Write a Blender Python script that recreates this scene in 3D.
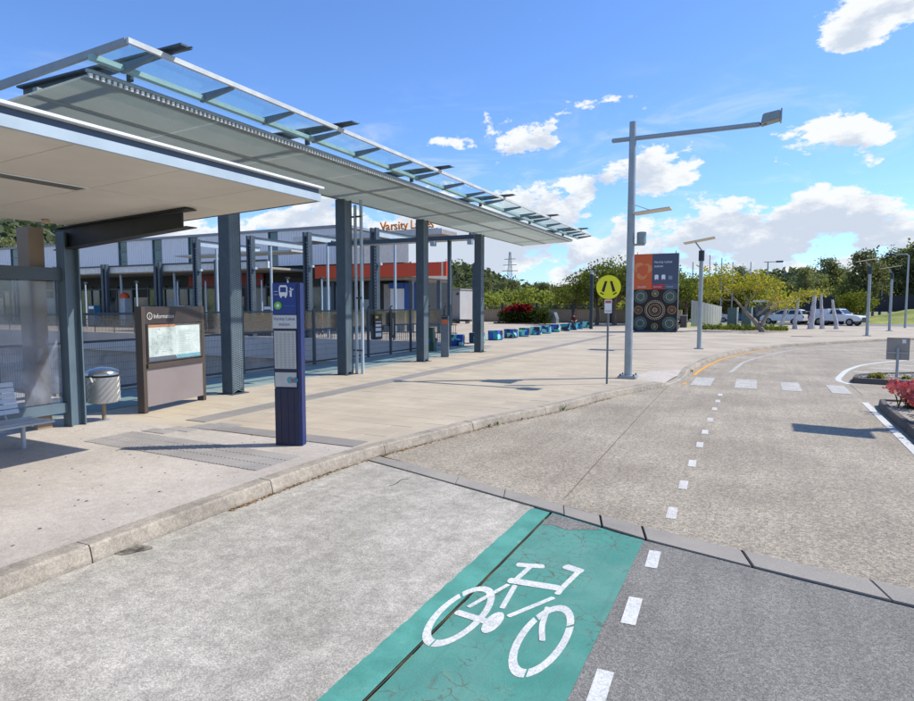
import bpy, bmesh, math, random
from mathutils import Vector, Matrix
from mathutils.geometry import tessellate_polygon
R=math.radians
random.seed(7)
for o in list(bpy.data.objects): bpy.data.objects.remove(o)
scene=bpy.context.scene
COL=scene.collection

# ------------------------------------------------------------------ camera
F=620.;CX=457.;CY=350.5;H=2.4
PIT=math.atan((CY-305)/F); YAW=math.atan(300/math.hypot(F,CY-305))
cam=bpy.data.cameras.new('camera'); camo=bpy.data.objects.new('camera',cam); COL.objects.link(camo)
cam.sensor_width=36; cam.lens=F/914*36; cam.clip_start=.05; cam.clip_end=6000
camo.location=(0,0,H); camo.rotation_euler=(R(90)-PIT,0,YAW)
scene.camera=camo
# ------------------------------------------------------------------ sun, sky, exposure
SUN=Vector((.77,.51,1.0)).normalized()
SUN_EL=math.asin(SUN.z); SUN_AZ=math.atan2(SUN.x,SUN.y)
sl=bpy.data.lights.new('sun','SUN'); so=bpy.data.objects.new('sun',sl); COL.objects.link(so)
sl.energy=3.9; sl.angle=R(.5); sl.color=(1,.95,.88)
so.rotation_euler=SUN.to_track_quat('Z','Y').to_euler(); so.location=(30,20,40)
scene.view_settings.view_transform='Standard'; scene.view_settings.look='None'
scene.view_settings.exposure=0.42; scene.view_settings.gamma=1
SKY_STR=.125
w=bpy.data.worlds.new('World'); scene.world=w; w.use_nodes=True

# ------------------------------------------------------------------ node helpers
class NT:
    def __init__(s,nt): s.nt=nt; s.n=nt.nodes; s.l=nt.links
    def new(s,t,**k):
        nd=s.n.new(t)
        for a,b in k.items(): setattr(nd,a,b)
        return nd
    def put(s,sock,v):
        if hasattr(v,'is_output'): s.l.new(v,sock)
        elif v is not None:
            sock.default_value=v
    def math(s,op,a,b=None,c=None,clamp=False):
        nd=s.new('ShaderNodeMath',operation=op); nd.use_clamp=clamp
        s.put(nd.inputs[0],a)
        if b is not None: s.put(nd.inputs[1],b)
        if c is not None: s.put(nd.inputs[2],c)
        return nd.outputs[0]
    def vmath(s,op,a,b=None):
        nd=s.new('ShaderNodeVectorMath',operation=op); s.put(nd.inputs[0],a)
        if b is not None: s.put(nd.inputs[1],b)
        return nd.outputs[1] if op in('DISTANCE','LENGTH','DOT_PRODUCT') else nd.outputs[0]
    def mix(s,f,a,b,mode='MIX'):
        nd=s.new('ShaderNodeMix',data_type='RGBA',blend_type=mode)
        s.put(nd.inputs[0],f); s.put(nd.inputs[6],a if hasattr(a,'is_output') else (*a[:3],1)); s.put(nd.inputs[7],b if hasattr(b,'is_output') else (*b[:3],1))
        return nd.outputs[2]
    def noise(s,vec,scale,detail=4,rough=.55,dist=0):
        nd=s.new('ShaderNodeTexNoise'); s.put(nd.inputs['Vector'],vec)
        nd.inputs['Scale'].default_value=scale; nd.inputs['Detail'].default_value=detail
        nd.inputs['Roughness'].default_value=rough; nd.inputs['Distortion'].default_value=dist
        return nd.outputs[0]
    def ramp(s,f,pts):
        nd=s.new('ShaderNodeMapRange'); nd.interpolation_type='SMOOTHSTEP'
        s.put(nd.inputs[0],f); nd.inputs[1].default_value=pts[0]; nd.inputs[2].default_value=pts[1]
        nd.inputs[3].default_value=pts[2] if len(pts)>2 else 0; nd.inputs[4].default_value=pts[3] if len(pts)>2 else 1
        return nd.outputs[0]
    def sep(s,v):
        nd=s.new('ShaderNodeSeparateXYZ'); s.put(nd.inputs[0],v); return nd.outputs
    def comb(s,x,y,z):
        nd=s.new('ShaderNodeCombineXYZ'); s.put(nd.inputs[0],x);s.put(nd.inputs[1],y);s.put(nd.inputs[2],z); return nd.outputs[0]

# ------------------------------------------------------------------ pixel -> place helpers
def ray(x,y):
    a=(x-CX)/F;b=-(y-CY)/F
    f=math.cos(PIT)+b*math.sin(PIT); u=-math.sin(PIT)+b*math.cos(PIT)
    return a*math.cos(YAW)-f*math.sin(YAW), a*math.sin(YAW)+f*math.cos(YAW), u
def G(x,y,z=0.):
    X,Y,u=ray(x,y); t=(z-H)/u; return X*t,Y*t
def YA(x,y,Y0):
    X,Y,u=ray(x,y); t=Y0/Y; return X*t,H+u*t
def XA(x,y,X0):
    X,Y,u=ray(x,y); t=X0/X; return Y*t,H+u*t
def at(x,y,d):            # point at horizontal distance d along a pixel's bearing
    X,Y,u=ray(x,y); t=d/math.hypot(X,Y); return X*t,Y*t,H+u*t

# ------------------------------------------------------------------ world
def build_world():
    t=NT(w.node_tree); t.n.clear()
    out=t.new('ShaderNodeOutputWorld'); bg=t.new('ShaderNodeBackground'); t.l.new(bg.outputs[0],out.inputs[0])
    bg.inputs[1].default_value=SKY_STR
    sky=t.new('ShaderNodeTexSky',sky_type='NISHITA'); sky.sun_disc=False
    sky.sun_elevation=SUN_EL; sky.sun_rotation=SUN_AZ; sky.air_density=1.0; sky.dust_density=.35; sky.ozone_density=2.2; sky.altitude=0
    tc=t.new('ShaderNodeTexCoord'); d=t.vmath('NORMALIZE',tc.outputs['Generated'])
    x,y,z=t.sep(d)
    zz=t.math('MAXIMUM',z,0.0)
    ds=t.vmath('ADD',t.vmath('MULTIPLY',d,(1,1,1.9)),(3.7,1.3,.4))
    def fbm(v): return t.math('ADD',t.math('MULTIPLY',t.math('SUBTRACT',t.noise(v,7.5,10,.63,.1),.5),1.35),.5)
    n=fbm(ds); up=t.vmath('ADD',ds,(SUN.x*.02,SUN.y*.02,.045)); n2=fbm(up)
    big=t.noise(d,2.6,3,.5)
    band=t.math('SUBTRACT',t.ramp(zz,(.05,.25,.145,-.115)),t.ramp(zz,(.24,.34,0,.12)))
    mod=t.math('MULTIPLY',t.math('SUBTRACT',big,.5),.42)
    band=t.math('ADD',band,mod)
    dens=t.math('ADD',n,band); dens2=t.math('ADD',n2,band)
    # single cumulus heaps (direction, half-width, thickness)
    heaps=[((440,142),.06,.2),((552,146),.05,.13),((697,158),.11,.21),((655,178),.06,.10),((838,128),.07,.21),((862,146),.05,.15),((897,10),.11,.34),((852,40),.04,.22),
           ((780,160),.05,.11),((588,176),.05,.11),((590,190),.04,.08),((745,-8),.05,.24),((-150,60),.1,.2),((1150,90),.11,.22),((1350,40),.1,.2),((-400,120),.12,.2)]
    for (hx,hy),s,a in heaps:
        X,Y,u=ray(hx,hy); l=math.sqrt(X*X+Y*Y+u*u); c=(X/l,Y/l,u/l)
        dv=t.vmath('SUBTRACT',d,c); dv=t.vmath('MULTIPLY',dv,(1,1,1.8))
        r=t.math('DIVIDE',t.vmath('LENGTH',dv),s)
        g=t.math('MULTIPLY',t.ramp(r,(0,1.3,1,0)),a)
        dens=t.math('ADD',dens,g); dens2=t.math('ADD',dens2,t.math('MULTIPLY',g,.8))
    cov=t.ramp(dens,(.535,.605))
    wisp=t.math('MULTIPLY',t.ramp(t.noise(t.vmath('MULTIPLY',d,(2.2,1.2,7)),3.0,8,.62,.8),(.46,.78)),.5)
    wisp=t.math('MULTIPLY',wisp,t.ramp(zz,(.04,.12)))
    wisp=t.math('MULTIPLY',wisp,t.ramp(zz,(.36,.2)))
    cov=t.math('MAXIMUM',cov,wisp)
    sh=t.math('SUBTRACT',dens2,.60)
    shade=t.ramp(sh,(-.07,.12))
    k=1/SKY_STR
    ccol=t.mix(t.math('MULTIPLY',shade,.68),(.72*k,.74*k,.76*k),(.36*k,.44*k,.57*k))
    skyc=t.mix(1.0,sky.outputs[0],(.70,.93,1.30),'MULTIPLY')
    col=t.mix(cov,skyc,ccol)
    t.l.new(col,bg.inputs[0])
build_world()

# ------------------------------------------------------------------ materials
MATS={}
def lin(c):
    if isinstance(c,str):
        c=[int(c[i:i+2],16)/255 for i in (0,2,4)]
        return tuple(((v+.055)/1.055)**2.4 if v>.04045 else v/12.92 for v in c)
    return c
def mat(name,color,rough=.7,metal=0,var=.12,scale=3.,fine=0,fscale=120,bump=0,bscale=60,spec=.5,color2=None,objc=True,stain=0,stcol=(.05,.045,.04),stscale=1.2,trans=0,mott=0,mscale=14,streak=0,speck=0,sscale=48):
    if name in MATS: return MATS[name]
    m=bpy.data.materials.new(name); m.use_nodes=True; t=NT(m.node_tree); b=t.n['Principled BSDF']
    geo=t.new('ShaderNodeNewGeometry').outputs['Position']
    c=lin(color); dark=tuple(v*(1-var) for v in c); lite=tuple(min(1,v*(1+var)) for v in c)
    if color2: lite=lin(color2)
    nz=t.ramp(t.noise(geo,scale,5,.6),(.3,.7))
    col=t.mix(nz,dark,lite)
    if fine:
        f=t.ramp(t.noise(geo,fscale,3,.7),(.3,.7,1-fine,1+fine))
        g=t.comb(f,f,f); col=t.mix(1,col,g,'MULTIPLY')
    if mott:
        f2=t.ramp(t.noise(geo,mscale,6,.7,.3),(.32,.68,1-mott,1+mott)); g2=t.comb(f2,f2,f2); col=t.mix(1,col,g2,'MULTIPLY')
    if speck:
        vv=t.new('ShaderNodeTexVoronoi'); vv.inputs['Scale'].default_value=sscale; t.l.new(geo,vv.inputs['Vector']); cx=t.sep(vv.outputs['Color'])[0]
        f4=t.ramp(cx,(0,1,1-speck,1+speck)); col=t.mix(1,col,t.comb(f4,f4,f4),'MULTIPLY')
    if streak:
        f3=t.ramp(t.noise(t.vmath('MULTIPLY',geo,(3.2,.16,1)),1.6,5,.6,.3),(.35,.68,1+streak*.5,1-streak)); g3=t.comb(f3,f3,f3); col=t.mix(1,col,g3,'MULTIPLY')
    if stain:
        s=t.ramp(t.noise(geo,stscale,6,.65,.4),(.55,.78,0,stain)); col=t.mix(s,col,stcol)
    t.l.new(col,b.inputs['Base Color'])
    b.inputs['Metallic'].default_value=metal; b.inputs['Specular IOR Level'].default_value=spec
    rr=t.ramp(nz,(0,1,max(.02,rough-.06),min(1,rough+.06))); t.l.new(rr,b.inputs['Roughness'])
    if bump:
        bp=t.new('ShaderNodeBump'); bp.inputs['Strength'].default_value=bump; bp.inputs['Distance'].default_value=.01
        t.l.new(t.noise(geo,bscale,4,.7),bp.inputs['Height']); t.l.new(bp.outputs[0],b.inputs['Normal'])
    MATS[name]=m; return m
def glassmat(name,tint=(.8,.9,.9),op=.12,rough=.03,col=(.3,.35,.37),smudge=0,refl=.8):
    if name in MATS: return MATS[name]
    m=bpy.data.materials.new(name); m.use_nodes=True; t=NT(m.node_tree); t.n.clear()
    out=t.new('ShaderNodeOutputMaterial'); tr=t.new('ShaderNodeBsdfTransparent'); tr.inputs[0].default_value=(*tint,1)
    gl=t.new('ShaderNodeBsdfGlossy'); gl.inputs['Roughness'].default_value=rough
    df=t.new('ShaderNodeBsdfDiffuse'); df.inputs[0].default_value=(*col,1)
    lw=t.new('ShaderNodeLayerWeight'); lw.inputs[0].default_value=.35
    m1=t.new('ShaderNodeMixShader'); geo=t.new('ShaderNodeNewGeometry').outputs['Position']
    o=t.ramp(t.noise(geo,1.3,5,.6,.5),(.35,.75,op,op+smudge)); t.l.new(o,m1.inputs[0]); t.l.new(tr.outputs[0],m1.inputs[1]); t.l.new(df.outputs[0],m1.inputs[2])
    m2=t.new('ShaderNodeMixShader'); t.l.new(t.math('MULTIPLY',lw.outputs['Fresnel'],refl),m2.inputs[0]); t.l.new(m1.outputs[0],m2.inputs[1]); t.l.new(gl.outputs[0],m2.inputs[2])
    t.l.new(m2.outputs[0],out.inputs[0]); MATS[name]=m; return m
def leafmat(name,c1,c2,c3=None,scale=.9):
    if name in MATS: return MATS[name]
    m=bpy.data.materials.new(name); m.use_nodes=True; t=NT(m.node_tree); t.n.clear()
    out=t.new('ShaderNodeOutputMaterial'); d=t.new('ShaderNodeBsdfDiffuse'); tr=t.new('ShaderNodeBsdfTranslucent')
    geo=t.new('ShaderNodeNewGeometry'); oi=t.new('ShaderNodeObjectInfo')
    col=t.mix(t.ramp(t.noise(geo.outputs['Position'],scale,3,.6),(.35,.65)),c1,c2)
    col=t.mix(t.math('MULTIPLY',geo.outputs['Random Per Island'],.55),col,c3 or c2)
    v=t.ramp(oi.outputs['Random'],(0,1,.75,1.2)); col=t.mix(1,col,t.comb(v,v,v),'MULTIPLY')
    t.l.new(col,d.inputs[0]); t.l.new(t.mix(1,col,(1.1,1.15,.6),'MULTIPLY'),tr.inputs[0])
    mx=t.new('ShaderNodeMixShader'); mx.inputs[0].default_value=.45; t.l.new(d.outputs[0],mx.inputs[1]); t.l.new(tr.outputs[0],mx.inputs[2]); t.l.new(mx.outputs[0],out.inputs[0])
    MATS[name]=m; return m

# ------------------------------------------------------------------ mesh helpers
class MB:
    def __init__(s): s.v=[]; s.f=[]; s.mi=[]; s.cur=0
    def quad(s,*p):
        n=len(s.v); s.v+=[tuple(q) for q in p]; s.f.append(tuple(range(n,n+len(p)))); s.mi.append(s.cur); return s
    def box(s,x0,x1,y0,y1,z0,z1):
        return s.hexa([(x0,y0,z0),(x1,y0,z0),(x1,y1,z0),(x0,y1,z0),(x0,y0,z1),(x1,y0,z1),(x1,y1,z1),(x0,y1,z1)])
    def hexa(s,p):
        n=len(s.v); s.v+=[tuple(q) for q in p]
        for f in((3,2,1,0),(4,5,6,7),(0,1,5,4),(1,2,6,5),(2,3,7,6),(3,0,4,7)): s.f.append(tuple(n+i for i in f)); s.mi.append(s.cur)
        return s
    def bar(s,a,b,wd,h,up=(0,0,1)):
        a=Vector(a);b=Vector(b);d=(b-a).normalized(); upv=Vector(up)
        if abs(d.dot(upv))>.99: upv=Vector((0,1,0))
        r=d.cross(upv).normalized()*wd/2; u=r.cross(d).normalized()*h/2
        return s.hexa([a-r-u,a+r-u,b+r-u,b-r-u,a-r+u,a+r+u,b+r+u,b-r+u])
    def tube(s,pts,rad,n=8,cap=True):
        pts=[Vector(p) for p in pts]
        if not isinstance(rad,(list,tuple)): rad=[rad]*len(pts)
        base=len(s.v); prev=None
        for i,p in enumerate(pts):
            d=(pts[min(i+1,len(pts)-1)]-pts[max(i-1,0)]).normalized()
            if prev is None: u=d.orthogonal().normalized()
            else:
                u=(prev-d*prev.dot(d)); u=u.normalized() if u.length>1e-6 else d.orthogonal().normalized()
            prev=u; v=d.cross(u)
            for k in range(n):
                a=2*math.pi*k/n; s.v.append(tuple(p+(u*math.cos(a)+v*math.sin(a))*rad[i]))
        for i in range(len(pts)-1):
            for k in range(n):
                a=base+i*n+k;b=base+i*n+(k+1)%n; s.f.append((a,b,b+n,a+n)); s.mi.append(s.cur)
        if cap:
            s.f.append(tuple(base+k for k in range(n))[::-1]); s.mi.append(s.cur)
            e=base+(len(pts)-1)*n; s.f.append(tuple(e+k for k in range(n))); s.mi.append(s.cur)
        return s
    def lathe(s,prof,c=(0,0,0),n=24):
        base=len(s.v)
        for r,z in prof:
            for k in range(n):
                a=2*math.pi*k/n; s.v.append((c[0]+r*math.cos(a),c[1]+r*math.sin(a),c[2]+z))
        for i in range(len(prof)-1):
            for k in range(n):
                a=base+i*n+k;b=base+i*n+(k+1)%n; s.f.append((a,b,b+n,a+n)); s.mi.append(s.cur)
        s.f.append(tuple(base+k for k in range(n))[::-1]); s.mi.append(s.cur)
        e=base+(len(prof)-1)*n; s.f.append(tuple(e+k for k in range(n))); s.mi.append(s.cur)
        return s
    def prism(s,poly,axis,a,b):
        # poly 2D extruded between a and b along an axis; x:(y,z) y:(x,z) z:(x,y)
        def P(q,t): return {'x':(t,q[0],q[1]),'y':(q[0],t,q[1]),'z':(q[0],q[1],t)}[axis]
        n=len(poly); base=len(s.v); s.v+=[P(q,a) for q in poly]+[P(q,b) for q in poly]
        tri=tessellate_polygon([[Vector((q[0],q[1],0)) for q in poly]])
        for t in tri: s.f.append(tuple(base+i for i in t)); s.mi.append(s.cur); s.f.append(tuple(base+n+i for i in t[::-1])); s.mi.append(s.cur)
        for i in range(n):
            j=(i+1)%n; s.f.append((base+i,base+j,base+n+j,base+n+i)); s.mi.append(s.cur)
        return s
    def sheet(s,poly,z):
        base=len(s.v); s.v+=[(q[0],q[1],z) for q in poly]
        ar=sum(p[0]*q[1]-q[0]*p[1] for p,q in zip(poly,poly[1:]+poly[:1])); idx=list(range(base,base+len(poly)))
        s.f.append(tuple(idx if ar>0 else idx[::-1])); s.mi.append(s.cur)
        return s
    def mesh(s,name,fix=True):
        me=bpy.data.meshes.new(name); me.from_pydata(s.v,[],s.f)
        if any(s.mi): me.polygons.foreach_set('material_index',s.mi)
        if fix:
            bm=bmesh.new(); bm.from_mesh(me); bmesh.ops.recalc_face_normals(bm,faces=bm.faces); bm.to_mesh(me); bm.free()
        return me
    def build(s,name,m,parent=None,loc=None,rot=None,bevel=0,smooth=False,fix=True,label=None):
        me=s.mesh(name,fix)
        if bevel:
            bm=bmesh.new(); bm.from_mesh(me)
            bmesh.ops.remove_doubles(bm,verts=bm.verts,dist=1e-5)
            bmesh.ops.bevel(bm,geom=bm.edges[:],offset=bevel,segments=2,affect='EDGES',clamp_overlap=True); bm.to_mesh(me); bm.free()
        for mm in (m if isinstance(m,(list,tuple)) else [m]): me.materials.append(mm)
        if smooth:
            me.polygons.foreach_set('use_smooth',[True]*len(me.polygons))
            try: me.set_sharp_from_angle(angle=R(40))
            except Exception: pass
        o=bpy.data.objects.new(name,me); COL.objects.link(o)
        if parent: o.parent=parent
        if loc: o.location=loc
        if rot: o.rotation_euler=rot
        if label: o['label']=label
        return o
def tag(o,label,cat,group=None,kind=None):
    if label: o['label']=label
    if cat: o['category']=cat
    if group: o['group']=group
    if kind: o['kind']=kind
    return o
def struct(o): o['kind']='structure'; return o
def empty(name,loc=(0,0,0),rz=0,label=None,cat=None,group=None):
    o=bpy.data.objects.new(name,None); COL.objects.link(o); o.location=loc; o.rotation_euler=(0,0,rz); o.empty_display_size=.2
    return tag(o,label,cat,group)
def link(name,me,parent=None,loc=(0,0,0),rot=(0,0,0),scale=(1,1,1)):
    o=bpy.data.objects.new(name,me); COL.objects.link(o); o.parent=parent; o.location=loc; o.rotation_euler=rot; o.scale=scale; return o
def copytree(o,loc=None,rz=None,parent=None,scale=None):
    c=o.copy(); COL.objects.link(c); c.parent=parent
    if loc is not None: c.location=loc
    if rz is not None: c.rotation_euler=(0,0,rz)
    if scale is not None: c.scale=scale
    for ch in o.children: copytree(ch,parent=c)
    return c
def text(name,s,size,m,parent,loc,rot=(R(90),0,0),ext=.002,align='LEFT',spacing=1.0,bold=0):
    cu=bpy.data.curves.new(name,'FONT'); cu.body=s; cu.size=size; cu.extrude=ext; cu.align_x=align; cu.space_character=spacing; cu.offset=bold; cu.resolution_u=3
    o=bpy.data.objects.new(name,cu); COL.objects.link(o)
    dg=bpy.context.evaluated_depsgraph_get(); me=bpy.data.meshes.new_from_object(o.evaluated_get(dg))
    bpy.data.objects.remove(o); me.materials.clear(); me.materials.append(m)
    return link(name,me,parent,loc,rot)
def ribbon(path,w2,z,mb=None,w1=None):
    mb=mb or MB(); n=len(path)
    L=[];Rr=[]
    for i in range(n):
        a=Vector(path[max(i-1,0)]);b=Vector(path[min(i+1,n-1)]); d=(b-a).normalized(); nrm=Vector((-d.y,d.x))
        p=Vector(path[i]); L.append(p+nrm*w2/2); Rr.append(p-nrm*w2/2)
    for i in range(n-1):
        mb.quad((*Rr[i],z),(*Rr[i+1],z),(*L[i+1],z),(*L[i],z))
    return mb
def offset(path,d):
    o=[]
    for i in range(len(path)):
        a=Vector(path[max(i-1,0)]);b=Vector(path[min(i+1,len(path)-1)]); t=(b-a).normalized(); o.append((path[i][0]-t.y*d,path[i][1]+t.x*d))
    return o
def resample(path,step):
    out=[path[0]]; acc=0
    for a,b in zip(path,path[1:]):
        a=Vector(a);b=Vector(b);L=(b-a).length; pos=step-acc
        while pos<=L: out.append(tuple(a+(b-a)*(pos/L))); pos+=step
        acc=L-(pos-step)
    return out
def catmull(p,n=6):
    p=[Vector(q) for q in p]; q=[p[0]*2-p[1]]+p+[p[-1]*2-p[-2]]; o=[]
    for i in range(1,len(q)-2):
        for k in range(n):
            t=k/n; a,b,c,d=q[i-1:i+3]
            o.append(tuple(.5*((2*b)+(-a+c)*t+(2*a-5*b+4*c-d)*t*t+(-a+3*b-3*c+d)*t**3)))
    o.append(tuple(q[-2])); return o

# ------------------------------------------------------------------ palette
steel=mat('steel_slate','414e57',.5,.0,.12,1.5,spec=.4,mott=.1,mscale=5,stain=.2,stcol=(.2,.2,.19),stscale=2)
steel_dark=mat('steel_dark','2e3a42',.5,0,.1,2,spec=.4)
steel_lt=mat('steel_pale','a9b8c0',.45,0,.06,2)
galv=mat('galvanised','9aa4a8',.42,.35,.1,4)
white=mat('white_paint','e4e6e4',.5,0,.05,2)
chrome=mat('stainless','b9b9b4',.22,.95,.06,6)
black=mat('black_plastic','16181a',.45,0,.1,3)
conc=mat('concrete','a8a298',.85,0,.12,1.4,.12,150,.3,90)

# ================================================================== GROUND
VX0,VX1,VY0,VY1=-95.,-15.25,-12.,33.
def ground():
    m=mat('dry_grass_ground','6f7a48',.95,0,.3,.25,.2,6,color2='9a9468')
    b=MB(); E=3000
    b.sheet([(-E,-E),(E,-E),(E,VY0),(-E,VY0)],-.08); b.sheet([(-E,VY1),(E,VY1),(E,E),(-E,E)],-.08)
    b.sheet([(-E,VY0),(VX0,VY0),(VX0,VY1),(-E,VY1)],-.08); b.sheet([(VX1,VY0),(E,VY0),(E,VY1),(VX1,VY1)],-.08)
    struct(b.build('ground',m,fix=False))
ground()
KERB=catmull([(-5.52,-6),(-5.52,0),(-5.52,4.5),(-5.5,6.8),(-5.36,8.2),(-5.12,9.4),(-4.68,11.3),(-3.92,13.6),(-3.42,15.8),(-2.8,17.7),(-2.32,19.2),(-2.12,20.8),(-2.08,22.5),(-1.98,25),(-1.43,30.3),(.22,37),(2.9,42.2),(9.74,51.7),(22,62),(60,78)],6)
def kx(y):
    for a,b in zip(KERB,KERB[1:]):
        if a[1]<=y<=b[1]: return a[0]+(b[0]-a[0])*(y-a[1])/max(1e-6,b[1]-a[1])
    return KERB[-1][0]
# road sheets -------------------------------------------------------
SN=[(-5.4,7.91),(-4.34,7.58),(-2.13,6.84),(-1.0,6.42),(.42,6.05),(1.2,5.87),(4,5.3),(14,3.3)]
SF=[(-5.3,8.24),(-4.5,7.98),(-3.3,7.55),(-2.06,7.13),(-.95,6.78),(.27,6.47),(1.27,6.26),(4,5.72),(14,3.7)]
def roads():
    agg=mat('exposed_aggregate_road','988c78',.9,0,.12,.5,.45,75,.6,80,color2='a79c88',streak=.07,speck=.27,sscale=42,stain=.35,stcol=(.17,.155,.135),stscale=.55,mott=.16,mscale=22)
    far=[p for p in KERB if p[1]>8.0]
    poly=[(x,y) for x,y in SF]+[(60,2),(60,77.9)]+[(x+.01,y) for x,y in reversed(far)]
    struct(MB().sheet(poly,0).build('road',agg,fix=False))
    # pale concrete bus bay
    bay=mat('bus_bay_concrete','a49d8d',.9,0,.12,.6,.34,80,.4,90,stain=.3,stcol=(.2,.195,.17),stscale=.8,color2='b3ac9d',mott=.16,mscale=6,streak=.08,speck=.15,sscale=55)
    nb=[p for p in SN if p[0]<-2.2]
    struct(MB().sheet([(-5.5,-6),(-2.31,-6),(-2.31,6.9)]+[(x,y) for x,y in reversed(nb)]+[(-5.5,7.9)],0).build('bus_bay',bay,fix=False))
    # asphalt lane
    asp=mat('asphalt_lane','7b776e',.9,0,.1,.7,.45,85,.6,90,color2='868279',streak=.08,speck=.2,sscale=62,stain=.28,stcol=(.1,.1,.1),stscale=.7,mott=.14,mscale=25)
    struct(MB().sheet([(-.965,-6),(20,-6),(20,2.1),(14,3.29),(4,5.29),(1.2,5.86),(.42,6.04),(-.965,6.40)],0).build('traffic_lane',asp,fix=False))
    # joints
    dk=mat('joint_bitumen','1d1b19',.9)
    struct(ribbon([G(565,498),G(600,459),G(646,409),G(672,381.5)],.013,.004).build('road_joint',mat('joint_dust','5c5344',.9)))
    struct(ribbon([(-2.07+.004*math.sin(k*2.3),-6+k*.26) for k in range(50)],.012,.0032).build('lane_joint',mat('joint_brown','41382c',.9,0,.3,12)))
    b=MB(); ribbon([(2.6,19.4),(2.62,22.2)],.012,.004,b); struct(b.build('road_joint',MATS['joint_dust']))
    return asp
asp=roads()
# base bed under the paver strip
struct(MB().sheet(SN+SF[::-1],-.03).build('strip_bed',mat('bitumen_bed','15130f',.95)))
def paver_strip():
    e=empty('paver_strip',(0,0,0)); e['kind']='structure'
    m=mat('basalt_paver','958e82',.85,0,.12,1.1,.22,120,.4,110,stain=.2)
    def lerp(path,x):
        for a,b in zip(path,path[1:]):
            if a[0]<=x<=b[0]: return a[1]+(b[1]-a[1])*(x-a[0])/(b[0]-a[0])
        return path[0][1] if x<path[0][0] else path[-1][1]
    x=-5.38; rnd=random.Random(3)
    while x<9:
        L=rnd.uniform(.8,1.05); 
        if -2.3<x<-1.0: L=rnd.uniform(.35,.62)
        g=.008 if not -2.3<x<-.9 else rnd.uniform(.01,.028)
        x1=x+L-g; sk=-.1
        n0=lerp(SN,x)+.02; n1=lerp(SN,x1)+.02; f0=lerp(SF,x-.1)-.02; f1=lerp(SF,x1-.1)-.02
        z=.006+rnd.uniform(0,.01)
        MB().hexa([(x,n0,-.02),(x1,n1,-.02),(x1-sk*-1,f1,-.02),(x+sk,f0,-.02),(x,n0,z),(x1,n1,z+rnd.uniform(-.004,.004)),(x1-sk*-1,f1,z),(x+sk,f0,z)]).build('paver',m,e,bevel=.006)
        x+=L
paver_strip()
# green cycle lane ---------------------------------------------------
def crackmat():
    m=bpy.data.materials.new('green_cycle_surface'); m.use_nodes=True; t=NT(m.node_tree); b=t.n['Principled BSDF']; MATS['green']=m
    geo=t.new('ShaderNodeNewGeometry').outputs['Position']
    base=t.mix(t.ramp(t.noise(geo,2.2,5,.6),(.3,.7)),lin('3c8273'),lin('4a907f'))
    f=t.ramp(t.noise(geo,140,3,.7),(.3,.7,.84,1.14)); base=t.mix(1,base,t.comb(f,f,f),'MULTIPLY')
    lo=t.ramp(t.noise(geo,1.1,6,.65,.5),(.35,.72,0,.5)); base=t.mix(lo,base,lin('6f9385'))
    sk=t.ramp(t.noise(t.vmath('MULTIPLY',geo,(9,.35,1)),1.5,5,.6,.2),(.52,.75,0,.38)); base=t.mix(sk,base,lin('4c6f66'))
    gr=t.ramp(t.noise(geo,55,3,.7),(.6,.72,0,.5)); base=t.mix(gr,base,lin('7d8478'))
    v=t.new('ShaderNodeTexVoronoi',feature='DISTANCE_TO_EDGE'); wp=t.vmath('ADD',geo,t.vmath('MULTIPLY',t.new('ShaderNodeTexNoise').outputs[1],(.0,.0,0)))
    nzn=t.new('ShaderNodeTexNoise'); nzn.inputs['Scale'].default_value=9; t.l.new(geo,nzn.inputs['Vector'])
    wv=t.vmath('ADD',geo,t.vmath('MULTIPLY',t.vmath('SUBTRACT',nzn.outputs[1],(.5,.5,.5)),(.09,.09,.0)))
    t.l.new(wv,v.inputs['Vector']); v.inputs['Scale'].default_value=7.5
    line=t.ramp(v.outputs['Distance'],(.012,.045,1,0))
    msk=t.ramp(t.noise(geo,1.25,3,.6),(.44,.58))
    x,y,z=t.sep(geo)
    near=t.ramp(y,(5.0,6.2,0,.75)); msk=t.math('MAXIMUM',t.math('MULTIPLY',msk,.75),t.math('MULTIPLY',near,t.ramp(t.noise(geo,2.2,2,.5),(.3,.5))))
    brk=t.ramp(t.noise(geo,16,2,.5),(.38,.55))
    c=t.math('MULTIPLY',t.math('MULTIPLY',line,msk),brk)
    col=t.mix(c,base,(.10,.075,.05))
    st=t.ramp(t.noise(geo,5,4,.7),(.62,.72,0,.45)); col=t.mix(st,col,lin('8a8f78'))
    t.l.new(col,b.inputs['Base Color']); b.inputs['Roughness'].default_value=.8
    bp=t.new('ShaderNodeBump'); bp.inputs['Strength'].default_value=.4; bp.inputs['Distance'].default_value=.008; t.l.new(t.noise(geo,130,3,.7),bp.inputs['Height']); t.l.new(bp.outputs[0],b.inputs['Normal'])
    return m
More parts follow.
